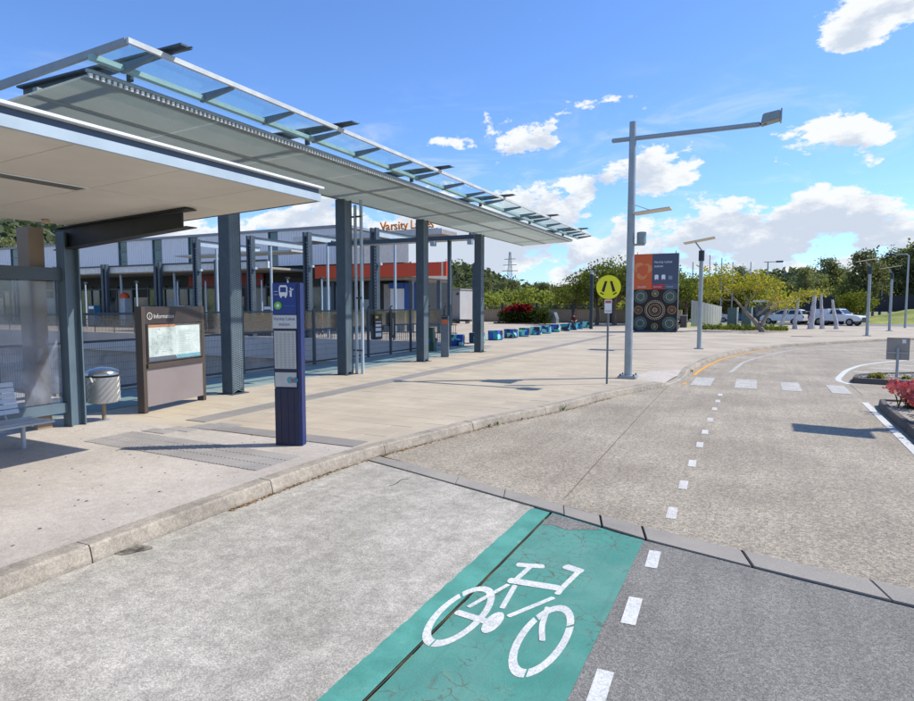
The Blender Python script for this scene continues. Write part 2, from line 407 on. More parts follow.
def cycle_lane():
    m=crackmat()
    struct(MB().sheet([(-2.055,-6),(-.965,-6),(-.965,6.40),(-1.2,6.47),(-2.055,6.80)],.002).build('cycle_lane',m,fix=False))
    rough=[(-2.33+random.uniform(-.007,.007),-6+i*.07) for i in range(184)]
    rough=[p for p in rough if p[1]<6.85]
    m2=mat('green_edge_paint','478b7b',.8,0,.1,3,.15,130,stain=.35,stcol=(.33,.45,.38),stscale=5,color2='559a89')
    struct(MB().sheet(rough+[(-2.3,6.87),(-2.085,6.80),(-2.085,-6)],.0025).build('cycle_lane_edge',m2,fix=False))
    # worn patch of bare asphalt at the end of the lane
    struct(MB().sheet([(-2.04,6.76),(-1.75,6.66),(-1.5,6.56),(-1.42,6.5),(-1.6,6.42),(-1.75,6.33),(-1.95,6.42),(-2.04,6.36)],.0045).build('asphalt_patch',asp,fix=False))
    # cycle symbol
    wp=mat('road_marking_white','c9c8c0',.8,0,.08,4,.22,70,mott=.1,mscale=20,stain=.75,stcol=(.26,.33,.29),stscale=22)
    e=empty('cycle_symbol',(0,0,0)); tag(e,'white cycle symbol painted on the green lane','road marking')
    zc=[.0036]
    def nz():
        zc[0]+=.00014; return zc[0]
    def arc(c,rx,ry,wd,a0,a1,nm='wheel'):
        b=MB(); n=max(4,int(abs(a1-a0)/8)); z=nz()
        for i in range(n):
            q=[]
            for (k,rr) in ((i,0),(i+1,0),(i+1,1),(i,1)):
                a=R(a0+(a1-a0)*k/n); f=1-rr*wd[0]*(.85 if nm=='wheel' else 1)/rx; g=1-rr*wd[1]*(.85 if nm=='wheel' else 1)/ry; q.append((c[0]+rx*f*math.cos(a),c[1]+ry*g*math.sin(a),z))
            b.quad(*q)
        b.build(nm,wp,e)
    def seg(pts,wd,nm):
        z=nz(); r=wd*.41; q=MB(); path=[Vector(p) for p in (catmull(pts,5) if len(pts)>2 else pts)]
        L=[];Q=[]
        for i,p in enumerate(path):
            d=(path[min(i+1,len(path)-1)]-path[max(i-1,0)]).normalized(); n=Vector((-d.y,d.x)); L.append(p+n*r); Q.append(p-n*r)
        d0=(path[1]-path[0]).normalized(); d1=(path[-1]-path[-2]).normalized()
        cap=lambda c,d,s0:[c+d*(r*.5*math.cos(R(a)))+Vector((-d.y,d.x))*(r*math.sin(R(a))*s0) for a in (60,30,0,-30,-60)]
        q.sheet([tuple(v) for v in Q+cap(path[-1],d1,-1)+L[::-1]+cap(path[0],-d0,-1)],z); q.build(nm,wp,e,fix=False)
    for a0,a1 in((-75,28),(32,148),(152,281)):
        arc((-1.315,4.16),.178,.53,(.062,.12),a0,a1)
    for a0,a1 in((-88,58),(64,140),(145,268)):
        arc((-2.0,4.215),.192,.515,(.062,.115),a0,a1)
    seg([(-1.91,5.27),(-1.7,5.33)],.11,'saddle'); seg([(-1.8,5.25),(-1.83,4.9)],.06,'seat_post')
    seg([(-1.86,4.93),(-1.45,4.97)],.13,'top_tube'); seg([(-1.5,5.42),(-1.36,5.38)],.13,'handlebar'); seg([(-1.37,5.36),(-1.41,5.02),(-1.42,4.86)],.06,'head_tube')
    seg([(-1.79,4.85),(-1.745,4.44)],.055,'seat_tube'); seg([(-1.43,4.78),(-1.65,4.34)],.055,'down_tube')
    arc((-1.725,4.2),.062,.17,(.06,.165),0,360,'crank'); seg([(-2.03,4.22),(-1.78,4.19)],.1,'chain_stay'); seg([(-1.85,4.84),(-1.99,4.34)],.05,'seat_stay'); seg([(-1.42,4.6),(-1.375,4.32),(-1.31,4.12)],.055,'fork')
    return wp
wp=cycle_lane()
def markings():
    wd_=mat('worn_dash','c4c0b6',.8,0,.1,3,.3,60,stain=.8,stcol=(.30,.27,.235),stscale=6)
    i=0
    for y in (17.9,16.7,15.4,13.9,12.5,11.3,9.9,8.65,7.4,5.95,4.85,3.72,2.4,1.1):
        L=.42 if y>5.5 else .46
        tag(ribbon([(-.8-.0*i,y-L/2),(-.82,y+L/2)],.11,.004).build('lane_dash',wp if y<6.5 else wd_),'short white dash in the broken line beside the cycle lane','road marking','white lane dashes')
    wo=mat('worn_white_marking','b2ada2',.8,0,.12,3,.3,60,mott=.12,mscale=12,stain=1.0,stcol=(.29,.265,.23),stscale=3.5)
    for x0,x1,y0,y1 in ((-1.74,-1.17,19.7,21.95),(-.52,.07,19.6,21.95),(.72,1.22,19.55,21.7),(1.93,2.4,19.55,21.5)):
        tag(MB().sheet([(x0,y0),(x1,y0),(x1,y1),(x0,y1)],.006).build('crossing_stripe',wo,fix=False),'faded white stripe of the pedestrian crossing','road marking','crossing stripes')
    tag(ribbon(catmull([(-.78,24),(-.6,26.4),(-.38,28.8),(.42,32.6),(2.19,38.6),(4.36,41.5),(8,45)]),.12,.006).build('edge_line',wo),'faded white curved edge line sweeping round the bend','road marking')
    tag(ribbon([(2.36,8),(2.42,12.7),(2.47,18)],.14,.006).build('edge_line',wp),'straight white line along the dark kerb of the flower bed','road marking')
    tag(ribbon(catmull([(2.62,22.0),(2.42,23),(2.67,24.7),(3.23,27.3),(4.23,30),(6.26,33),(10,36)]),.17,.006).build('edge_line',wp),'bright white line curving round the tip of the sign island','road marking')
    for k in range(4):
        y=25.6+k*1.9
        tag(ribbon([(3.2+.75*k,y+.6),(7.5+k,y-1.2)],.35,.006).build('hatch_stripe',wo),'wide white hatching stripe inside the curved island line','road marking','island hatching stripes')
    ye=mat('yellow_line','d69a2e',.7,0,.1,3,.15,120,stain=.4,stcol=(.35,.3,.22),stscale=4)
    pth=[p for p in offset(KERB,-.22) if 22.4<p[1]<38]
    tag(ribbon(pth,.12,.006).build('no_stopping_line',ye),'yellow line following the kerb round the bend','road marking')
    tag(MB().sheet([(-1.98,19.7),(-1.88,19.75),(-1.86,20.35),(-1.95,20.3)],.006).build('no_stopping_line',ye,fix=False),'short yellow paint dash by the dropped kerb','road marking')
markings()
# kerb stones ---------------------------------------------------------
def kerb():
    e=empty('kerb'); e['kind']='structure'
    m=mat('kerb_concrete','968c7c',.85,0,.12,1.2,.18,80,.5,60,stain=.75,stcol=(.17,.145,.11),stscale=3.2,color2='aa9f8d',speck=.1,mott=.16,mscale=8)
    pts=resample(KERB,.3); i=0; rnd=random.Random(5); k=0
    def hh(p):
        y=p[1]
        if p[0]>-1 : return .15
        if 19.6<=y<=22: return .03
        if 18.8<y<19.6: return .15-.12*(y-18.8)/.8
        if 22<y<22.8: return .03+.12*(y-22)/.8
        return .15
    while i<len(pts)-2:
        n=8 if pts[i][1]<24 else 9
        if 6.9<pts[i][1]<8: n=5
        seg=pts[i:i+n+1]
        if len(seg)<2: break
        a=offset(seg,-.0); b_=offset(seg,.24)
        # trim ends for the joint
        def trim(q):
            q=[Vector(v) for v in q]; q[0]=q[0]+(q[1]-q[0]).normalized()*.007; q[-1]=q[-1]+(q[-2]-q[-1]).normalized()*.007; return q
        a=trim(a); b_=trim(b_); b=MB(); dz=rnd.uniform(-.004,.004)
        for j in range(len(a)-1):
            h0=hh(a[j])+.004+dz; h1=hh(a[j+1])+.004+dz
            def in_(p,q,t): return p+(q-p)*t
            P=[]
            for (p,q,h) in ((a[j],b_[j],h0),(a[j+1],b_[j+1],h1)):
                P.append([(*in_(p,q,0),-.04),(*in_(p,q,.03),h*.2),(*in_(p,q,.14),h-.02),(*in_(p,q,.22),h),(*in_(p,q,1),h),(*in_(p,q,1),-.04)])
            for r in range(5): b.quad(P[0][r],P[1][r],P[1][r+1],P[0][r+1])
            if j==0: b.quad(*P[0])
            if j==len(a)-2: b.quad(*P[1])
        b.build('kerb_stone',m,e,smooth=False); i+=n
kerb()
# footpath & plaza ----------------------------------------------------
def pavements():
    pc=mat('footpath_concrete','afa597',.85,0,.08,.6,.14,90,.3,90,mott=.08,mscale=10,speck=.08,sscale=60,stain=.3,stcol=(.28,.22,.17),stscale=1.6,color2='bbb1a3')
    pz=mat('plaza_paving','aea08a',.85,0,.1,.4,.12,120,.3,90,stain=.2,stcol=(.3,.25,.2),stscale=.5,color2='bbae97')
    ins=offset(KERB,.235)
    low=[p for p in ins if p[1]<7.95]; hi=[p for p in ins if p[1]>=7.95]
    yb=8.0; xb=kx(yb)-.235
    struct(MB().sheet(low+[(xb,yb),(-15.02,yb),(-15.02,-6)],.15).build('footpath',pc,fix=False))
    ra=[p for p in hi if p[1]<18.8 or p[0]>-1.0 or p[1]>22.8]
    ramp_in=[(-3.4,19.7),(-3.25,21.9)]
    a=[p for p in hi if p[1]<=18.8]; c=[p for p in hi if p[1]>=22.8]
    poly=[(xb,yb)]+a+ramp_in+c+[(60,95),(-95,95),(-95,33),(-15.02,33),(-15.02,yb)]
    struct(MB().sheet(poly,.15).build('plaza',pz,fix=False))
    # dropped-kerb ramp
    b=MB(); A=a[-1]; C=c[0]; p1=(kx(19.7)-.235,19.7); p2=(kx(21.9)-.235,21.9)
    b.quad((*p1,.035),(*p2,.035),(*ramp_in[1],.15),(*ramp_in[0],.15)); b.quad((*A,.15),(*p1,.035),(*ramp_in[0],.15)); b.quad((*p2,.035),(*C,.15),(*ramp_in[1],.15))
    struct(b.build('kerb_ramp',pc))
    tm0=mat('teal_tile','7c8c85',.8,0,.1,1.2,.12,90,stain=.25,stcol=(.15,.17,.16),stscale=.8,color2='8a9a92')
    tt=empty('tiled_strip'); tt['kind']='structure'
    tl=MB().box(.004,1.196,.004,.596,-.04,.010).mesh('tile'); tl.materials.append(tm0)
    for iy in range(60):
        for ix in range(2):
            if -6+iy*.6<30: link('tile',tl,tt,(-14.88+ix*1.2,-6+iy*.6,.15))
    # individual pavers near the camera
    e=empty('paver_field',(0,0,0)); e['kind']='structure'
    pv=[mat('paver_%s'%n,c,.85,0,.07,.8,.1,120,.3,90,stain=.2,stcol=(.3,.25,.2),stscale=.7) for n,c in (('sand','b5a78e'),('buff','b8aa91'),('grey','b1a38c'))]
    rnd=random.Random(11); L=.9;W=.45
    meshes=[MB().box(.003,L-.003,.003,W-.003,-.04,.004).mesh('paver') for _ in pv]
    for me,mm in zip(meshes,pv):
        bm=bmesh.new(); bm.from_mesh(me); bmesh.ops.bevel(bm,geom=bm.edges[:],offset=.002,segments=1,affect='EDGES'); bm.to_mesh(me); bm.free(); me.materials.append(mm)
    cnt=0
    for r in range(40):
        y=8.47+r*W; x=-12.4+(L/2 if r%2 else 0)
        while x<-4:
            ok=x+L<min(kx(y),kx(y+W))-.26 and not(x<-9.48 and x+L>-10.02)
            if ok and x>-12.5 and cnt<290:
                link('paver',rnd.choice(meshes),e,(x,y,.15+rnd.uniform(-.001,.001))); cnt+=1
            x+=L
    # darker bands
    bm_=mat('charcoal_paver','8b857d',.85,0,.1,.9,.15,120,.3,90,stain=.25)
    g=empty('paving_band'); g['kind']='structure'
    b=MB().box(.004,.896,.004,.416,-.04,.012).mesh('band_paver'); b.materials.append(bm_)
    x=-9.3
    while x+.9<kx(8.2)-.2: link('band_paver',b,g,(x,8.02,.15)); x+=.9
    b2=MB().box(.004,.516,.004,.896,-.04,.012).mesh('band_paver'); b2.materials.append(bm_)
    y=8.5
    while y<47: link('band_paver',b2,g,(-10.0,y,.15)); y+=.9
    # tactile tiles
    tm=mat('tactile_grey','98928a',.8,0,.1,2,.15,120,stain=.35,stcol=(.2,.17,.15),stscale=3)
    tb=MB().box(.003,.297,.003,.297,-.03,.006)
    for k in range(4): tb.box(.035+.066*k,.065+.066*k,.012,.288,.006,.0125)
    t1=tb.mesh('tactile_tile'); t1.materials.append(tm)
    tb=MB().box(.003,.297,.003,.297,-.03,.006)
    for k in range(5):
        for j in range(5): tb.lathe([(.017,.006),(.012,.0115)],(.03+.06*k,.03+.06*j,0),6)
    t2=tb.mesh('tactile_tile'); t2.materials.append(tm)
    g=empty('tactile_paving'); g['kind']='structure'
    for ix in range(13):
        for iy in range(3):
            x=-9.95+ix*.3; link('tactile_tile',t2 if ix<4 else t1,g,(x+(0 if ix<4 else 0),6.42+iy*.3-.012*ix,.15),(0,0,0))
    for iy in range(4):
        for ix in range(2): link('tactile_tile',t1,g,(-9.85+ix*.3+iy*.22,7.4+iy*.3,.15))
    # bits of gum and spots on the footpath, litter against the kerb
    b=MB(); rnd=random.Random(2)
    for k in range(130):
        x=rnd.uniform(-11,-5.9);y=rnd.uniform(2,8);r=rnd.uniform(.008,.022)
        b.quad(*[(x+r*math.cos(a)*rnd.uniform(.7,1.3),y+r*math.sin(a)*rnd.uniform(.7,1.3),.153) for a in [q*math.pi/3 for q in range(6)]])
    o=b.build('gum_spots',mat('gum','5b5148',.8),fix=False); tag(o,'dark spots of trodden gum on the pale footpath','litter',kind='stuff')
    b=MB()
    for k in range(900):
        y=abs(rnd.gauss(0,2.6))+5.2 if k%2 else rnd.uniform(8,16)
        x=kx(y)+.03+abs(rnd.gauss(0,.035)); s=rnd.uniform(.01,.03); a=rnd.uniform(0,6.3); zz=rnd.uniform(.006,.012)
        d=Vector((math.cos(a),math.sin(a)))*s; n=Vector((-d.y,d.x))*.5
        b.quad((x-d.x,y-d.y,zz),(x+n.x,y+n.y,zz+.008),(x+d.x,y+d.y,zz),(x-n.x,y-n.y,zz))
    tag(b.build('leaf_litter',mat('dry_leaf','8a6a42',.9,0,.4,30),fix=False),'dry brown leaf litter lying along the kerb','litter',kind='stuff')
    gm=leafmat('weed_leaf',(.09,.13,.03),(.16,.19,.05))
    for (px_,py_,h) in ((562,411,.14),(518,427,.09),(510,429,.07),(535,421,.06),(690,372,.1)):
        b=MB(); x,y=G(px_,py_)
        x=kx(y)+.04
        for k in range(26):
            a=rnd.uniform(0,6.3); t=rnd.uniform(.3,1)*h; dx=math.cos(a)*t*.6;dy=math.sin(a)*t*.6; n=Vector((-dy,dx)).normalized()*.008
            b.quad((x-n.x,y-n.y,0),(x+n.x,y+n.y,0),(x+dx*.6+n.x,y+dy*.6+n.y,t*.8),(x+dx,y+dy,t))
        tag(b.build('weed',gm,fix=False),'small green weed growing from the gutter joint','weed','gutter weeds')
    for pts_,c_,lb in (([(112,549),(126,545),(148,546),(152,549),(138,552),(126,555),(116,554)],'3a342b','dark damp patch'),([(300,468),(318,462),(330,461),(322,466),(306,472)],'4b4436','damp patch')):
        struct(MB().sheet([G(*p) for p in catmull(pts_+[pts_[0]],4)[:-1]],.004).build('ground_stain',mat('stain_'+c_,c_,.95,0,.3,9,.3,60,color2='857d6c'),fix=False))
    struct(ribbon(catmull([G(389,486),G(396,484),G(401,480),G(409,479)],4),.012,.005).build('concrete_crack',mat('crack_dark','2a2622',.9)))
    # paint dabs on the kerb
    b=MB()
    for px_,py_ in ((279,478),(283,475),(287,478),(282,481),(290,474)):
        x,y=G(px_,py_,.1); x=-5.475
        for k in range(3):
            yy=y+rnd.uniform(-.05,.05); zz=rnd.uniform(.1,.13); b.quad((-5.484+.0,yy,zz-.03),(-5.484,yy+.05,zz-.03),(-5.478,yy+.045,zz),(-5.478,yy+.005,zz))
pavements()

# ================================================================== RAIL CUTTING behind the fence
def cutting():
    wl=mat('cutting_wall','aba79d',.9,0,.15,.5,.12,60,.3,60,stain=.6,stcol=(.12,.11,.1),stscale=.35)
    b=MB(); fl=-5.2
    b.quad((VX1,VY0,.148),(VX1,VY1,.148),(VX1,VY1,fl),(VX1,VY0,fl)); b.quad((VX0,VY1,.14),(VX1,VY1,.14),(VX1,VY1,fl),(VX0,VY1,fl))
    b.quad((VX0,VY0,0),(VX1,VY0,0),(VX1,VY0,fl),(VX0,VY0,fl)); b.quad((VX0,VY0,0),(VX0,VY1,0),(VX0,VY1,fl),(VX0,VY0,fl))
    struct(b.build('cutting_wall',wl))
    struct(MB().sheet([(VX0,VY0),(VX1,VY0),(VX1,VY1),(VX0,VY1)],fl).build('cutting_floor',mat('ballast','5b5750',.95,0,.25,2,.3,30)))
    # concrete edge beam of the far deck
    tag(MB().box(VX0,VX1-.3,VY1-.35,VY1-.004,-1.25,.2).build('deck_edge_beam',mat('deck_beam','bdbcb8',.8,0,.08,.6,stain=.3)),'grey concrete edge beam of the station forecourt deck','beam')
    # platform canopy/platform within cutting
    tag(MB().box(VX0,-18,22,27,-5.2,-4.1).build('platform',conc),'concrete rail platform lying in the cutting','platform')
cutting()
# safety fence along the cutting
def fence():
    e=empty('safety_fence',(-15.02,10,.15),0,'tall grey steel safety fence with bronze tinted top panes beside the canopy','fence')
    fx=0
    br=glassmat('bronze_pane',(.93,.90,.87),.07,.1,(.34,.27,.22)); me_=mat('fence_steel','3a464e',.5,0,.1,2); mesh=mat('mesh_wire','59646b',.5,.2,.1,3)
    y0,y1,st=-4.,19.6,1.815
    ys=[];y=y0
    while y<=y1+.01: ys.append(y); y+=st
    post=MB().box(-.04,.04,-.055,.055,0,2.08).tube([(0,0,2.06),(0,0,2.14),(.1,0,2.22)],.03,8).mesh('post'); post.materials.append(me_)
    for y in ys: link('post',post,e,(0,y,0))
    for z,h in ((2.02,.06),(1.33,.06),(.12,.06)):
        MB().box(-.025,.025,y0,ys[-1],z-h/2,z+h/2).build('rail',me_,e)
    pane=MB().box(-.008,.008,.075,st-.075,1.37,1.98).mesh('tinted_pane'); pane.materials.append(br)
    mb=MB()
    y=.08
    while y<st-.06: mb.box(-.003,.003,y-.003,y+.003,.15,1.30); y+=.05
    for z in (.35,.55,.75,.95,1.15): mb.box(-.0045,.0045,.06,st-.06,z-.004,z+.004)
    wm=mb.mesh('mesh_panel'); wm.materials.append(mesh)
    for y in ys[:-1]:
        link('tinted_pane',pane,e,(0,y,0)); link('mesh_panel',wm,e,(0,y,0))
    # information plates hung on the fence
    for i,(py,c) in enumerate(((378,0),(392.5,1))):
        Y,Z=XA(py,323,-14.93)
        n=empty('notice_board',(-14.93,Y,.15+.75),0,('black notice plate with white text blocks on the fence','narrow black upright notice plate on the fence')[i],'notice board')
        wdt=.62 if i==0 else .5
        MB().box(-.02,.02,-wdt/2,wdt/2,0,1.1 if i==0 else 1.15).build('plate',black,n,bevel=.01)
        MB().box(-.045,-.021,-.03,.03,.1,.9).build('bracket',me_,n)
        if i==0:
            for z,h in ((.12,.16),(.36,.14),(.56,.1),(.74,.04)): MB().box(.02,.024,-.22,.22,z,z+h).build('printed_block',mat('print_pale','c8ccd0',.6),n)
            MB().box(.02,.024,-.22,.0,.92,1.02).build('printed_block',mat('print_yellow','c9b23a',.6),n)
        else:
            text('lettering','Noticeboard',.14,mat('print_pale','c8ccd0',.6),n,(.021,.05,.15),(R(90),R(-90),R(90)))
fence()

# ================================================================== MAIN CANOPY
def canopy():
    e=empty('street_canopy',(-11.9,8,.15),0,'long glass edged street canopy on slate steel posts','canopy'); inv=Vector((-11.9,8,.15))
    def B(mb,name,m,**k):
        o=mb.build(name,m,e,**k); o.location=-inv; return o
    S=.044; x0,x1=-12.3,-9.4
    def zs(x): return 5.8+(x+12)*S
    ya,yb=6.35,34.2
    post_y=[11.65,16.45,21.6,27.2]
    allb=[6.9]+post_y+[32.6]
    # posts: H section, with bars shaped as dappled canopy light
    lat=mat('post_face','6f8088',.5,0,.1,2)
    for py in post_y:
        b=MB(); X=-11.95; w2=.17
        b.box(X-w2,X+w2,py-.2,py-.17,.15,5.72); b.box(X-w2,X+w2,py+.17,py+.2,.15,5.72); b.box(X-.015,X+.015,py-.17,py+.17,.15,5.72)
        o=B(b,'post',steel)
        # lattice added on the street side, imitating light dotted by the canopy
        b=MB(); nz=0
        z=.2
        while z<5.6:
            b.bar((X+w2-.012,py-.165,z),(X+w2-.012,py+.165,z+.13),.012,.016); b.bar((X+w2-.006,py+.165,z),(X+w2-.006,py-.165,z+.13),.012,.016); z+=.05
        c=b.build('light_dapple_lattice',mat('light_dapple_grey','77868d',.5),o)
        p=MB().box(X-.26,X+.26,py-.28,py+.28,.15,.175).build('base_plate',steel,o)
        if py==16.45:
            q=MB().tube([(X+.22,py+.32,.15),(X+.22,py+.32,5.6)],.05,10); q.tube([(X+.42,py+.36,.15),(X+.42,py+.36,5.75)],.055,10); q.build('downpipe',steel_lt,o,smooth=True)
            for z in (.9,2.6,5.2): MB().box(X+.1,X+.46,py+.28,py+.33,z,z+.05).build('pipe_clip',steel,o)
    # tapered main beams above the soffit
    for by in allb:
        b=MB(); by=max(by,7.15); b.prism([(-12.35,6.17),(-9.5,6.28),(-8.3,6.36),(-8.0,6.385),(-12.35,6.385)],'y',by-.02,by+.02)
        b.prism([(-12.4,6.386),(-8.3,6.40),(-8.12,6.40),(-8.12,6.43),(-12.4,6.42)],'y',by-.11,by+.11)
        b.box(-12.3,-12.2,by-.03,by+.03,zs(-12.3)+.17,6.3); b.box(-9.5,-9.4,by-.03,by+.03,zs(-9.5)+.17,6.3)
        o=B(b,'main_beam',steel)
    # purlins lengthwise
    for x in (-12.2,-10.85,x1-.05):
        z=zs(x); B(MB().box(x-.06,x+.06,ya+.1,yb-.1,z+.03,z+.13),'purlin',mat('purlin_grey','87938f',.5))
    # translucent soffit panels with fine battens
    if 'soffit' not in MATS:
        m=bpy.data.materials.new('soffit_mesh'); m.use_nodes=True; t=NT(m.node_tree); t.n.clear(); MATS['soffit']=m
        out=t.new('ShaderNodeOutputMaterial'); d=t.new('ShaderNodeBsdfDiffuse'); tr=t.new('ShaderNodeBsdfTranslucent'); tp=t.new('ShaderNodeBsdfTransparent')
        geo=t.new('ShaderNodeNewGeometry').outputs['Position']
        c=t.mix(t.noise(geo,1.5,4,.6),lin('cdd1ca'),lin('d8dcd5')); t.l.new(c,d.inputs[0]); t.l.new(c,tr.inputs[0]); tp.inputs[0].default_value=(.8,.9,.86,1)
        m1=t.new('ShaderNodeMixShader'); m1.inputs[0].default_value=.55; t.l.new(d.outputs[0],m1.inputs[1]); t.l.new(tr.outputs[0],m1.inputs[2])
        m2=t.new('ShaderNodeMixShader'); m2.inputs[0].default_value=.05; t.l.new(m1.outputs[0],m2.inputs[1]); t.l.new(tp.outputs[0],m2.inputs[2]); t.l.new(m2.outputs[0],out.inputs[0])
    sm=MATS['soffit']; bat=mat('soffit_batten','868c85',.6)
    edges=[ya]
    for a,b_ in zip([ya]+allb[1:],allb[1:]+[yb]):
        edges+= [a+(b_-a)*.5,b_] if b_-a>3 else [b_]
    for a,b_ in zip(edges,edges[1:]):
        for xa,xb in ((x0,-10.86),(-10.84,x1)):
            q=MB().hexa([(xa,a+.006,zs(xa)),(xb,a+.006,zs(xb)),(xb,b_-.006,zs(xb)),(xa,b_-.006,zs(xa)),(xa,a+.006,zs(xa)+.012),(xb,a+.006,zs(xb)+.012),(xb,b_-.006,zs(xb)+.012),(xa,b_-.006,zs(xa)+.012)])
            o=B(q,'soffit_panel',sm)
            if a<24:
                q=MB(); x=xa+.03
                while x<xb-.02:
                    z=zs(x)-.008; q.quad((x-.009,a+.03,z),(x+.009,a+.03,z),(x+.009,b_-.03,z),(x-.009,b_-.03,z)); x+=.048
                c=q.build('batten_field',bat,o); c['kind']='stuff'
    # toothed drip trim along the outer edge of the soffit
    q=MB(); y=ya+.05
    while y<yb: q.box(x1+.0,x1+.035,y,y+.045,zs(x1)-.012,zs(x1)+.05); y+=.1
    o=B(q,'toothed_trim',white); o['kind']='stuff'
    B(MB().box(x1+.0,x1+.05,ya,yb,zs(x1)+.055,zs(x1)+.10),'gutter_rail',mat('gutter_grey','8f9c9a',.5))
    # glass strip: rail, outriggers, panes, white nosing
    gx0,gx1=-9.75,-8.52
    def zg(x): return 6.3+(x+8.5)*S*1.0
    B(MB().box(-9.32,-9.2,ya,yb+.6,zg(-9.2)-.14,zg(-9.2)-.06),'glazing_rail',mat('rail_teal','8fb0ae',.5))
    gl=glassmat('canopy_glass',(.93,.985,.985),.04,.03,(.5,.68,.68),0,.12)
    oy=[]
    for a,b_ in zip(allb,allb[1:]):
        n=3
        for k in range(n): oy.append(a+(b_-a)*k/n)
    oy+=[allb[-1],33.7,34.9]
    for y in oy:
        B(MB().hexa([(-9.3,y-.035,zg(-9.3)-.16),(gx1,y-.035,zg(gx1)-.07),(gx1,y+.035,zg(gx1)-.07),(-9.3,y+.035,zg(-9.3)-.16),(-9.3,y-.035,zg(-9.3)-.02),(gx1,y-.035,zg(gx1)-.02),(gx1,y+.035,zg(gx1)-.02),(-9.3,y+.035,zg(-9.3)-.02)]),'outrigger',mat('outrigger_grey','6d7f88',.45))
    ey=[6.45]+oy[1:]
    for a,b_ in zip(ey,ey[1:]):
        q=MB().hexa([(gx0,a+.015,zg(gx0)),(gx1,a+.015,zg(gx1)),(gx1,b_-.015,zg(gx1)),(gx0,b_-.015,zg(gx0)),(gx0,a+.015,zg(gx0)+.012),(gx1,a+.015,zg(gx1)+.012),(gx1,b_-.015,zg(gx1)+.012),(gx0,b_-.015,zg(gx0)+.012)])
        B(q,'glass_pane',gl)
    B(MB().box(gx1+.003,gx1+.06,6.4,35.0,zg(gx1)-.045,zg(gx1)+.035),'nosing',mat('nosing_grey','bcc0bd',.5))
    # near end trim following the fall of the roof
    B(MB().hexa([(-12.6,6.38,zg(-12.6)-.1),(gx1,6.38,zg(gx1)-.06),(gx1,6.44,zg(gx1)-.06),(-12.6,6.44,zg(-12.6)-.1),(-12.6,6.38,zg(-12.6)+.04),(gx1,6.38,zg(gx1)+.035),(gx1,6.44,zg(gx1)+.035),(-12.6,6.44,zg(-12.6)+.04)]),'end_trim',mat('trim_grey','8e9698',.5))
    # roof sheet over the soffit (translucent) keeps the beams in a shallow void
    for x in (-11.6,-10.2):
        for y in (6.9,11.65,16.45): B(MB().lathe([(.03,0),(.05,.02),(.05,.05),(.02,.09)],(x,y+.05,zs(x)+.2),8),'end_fitting',steel)
canopy()

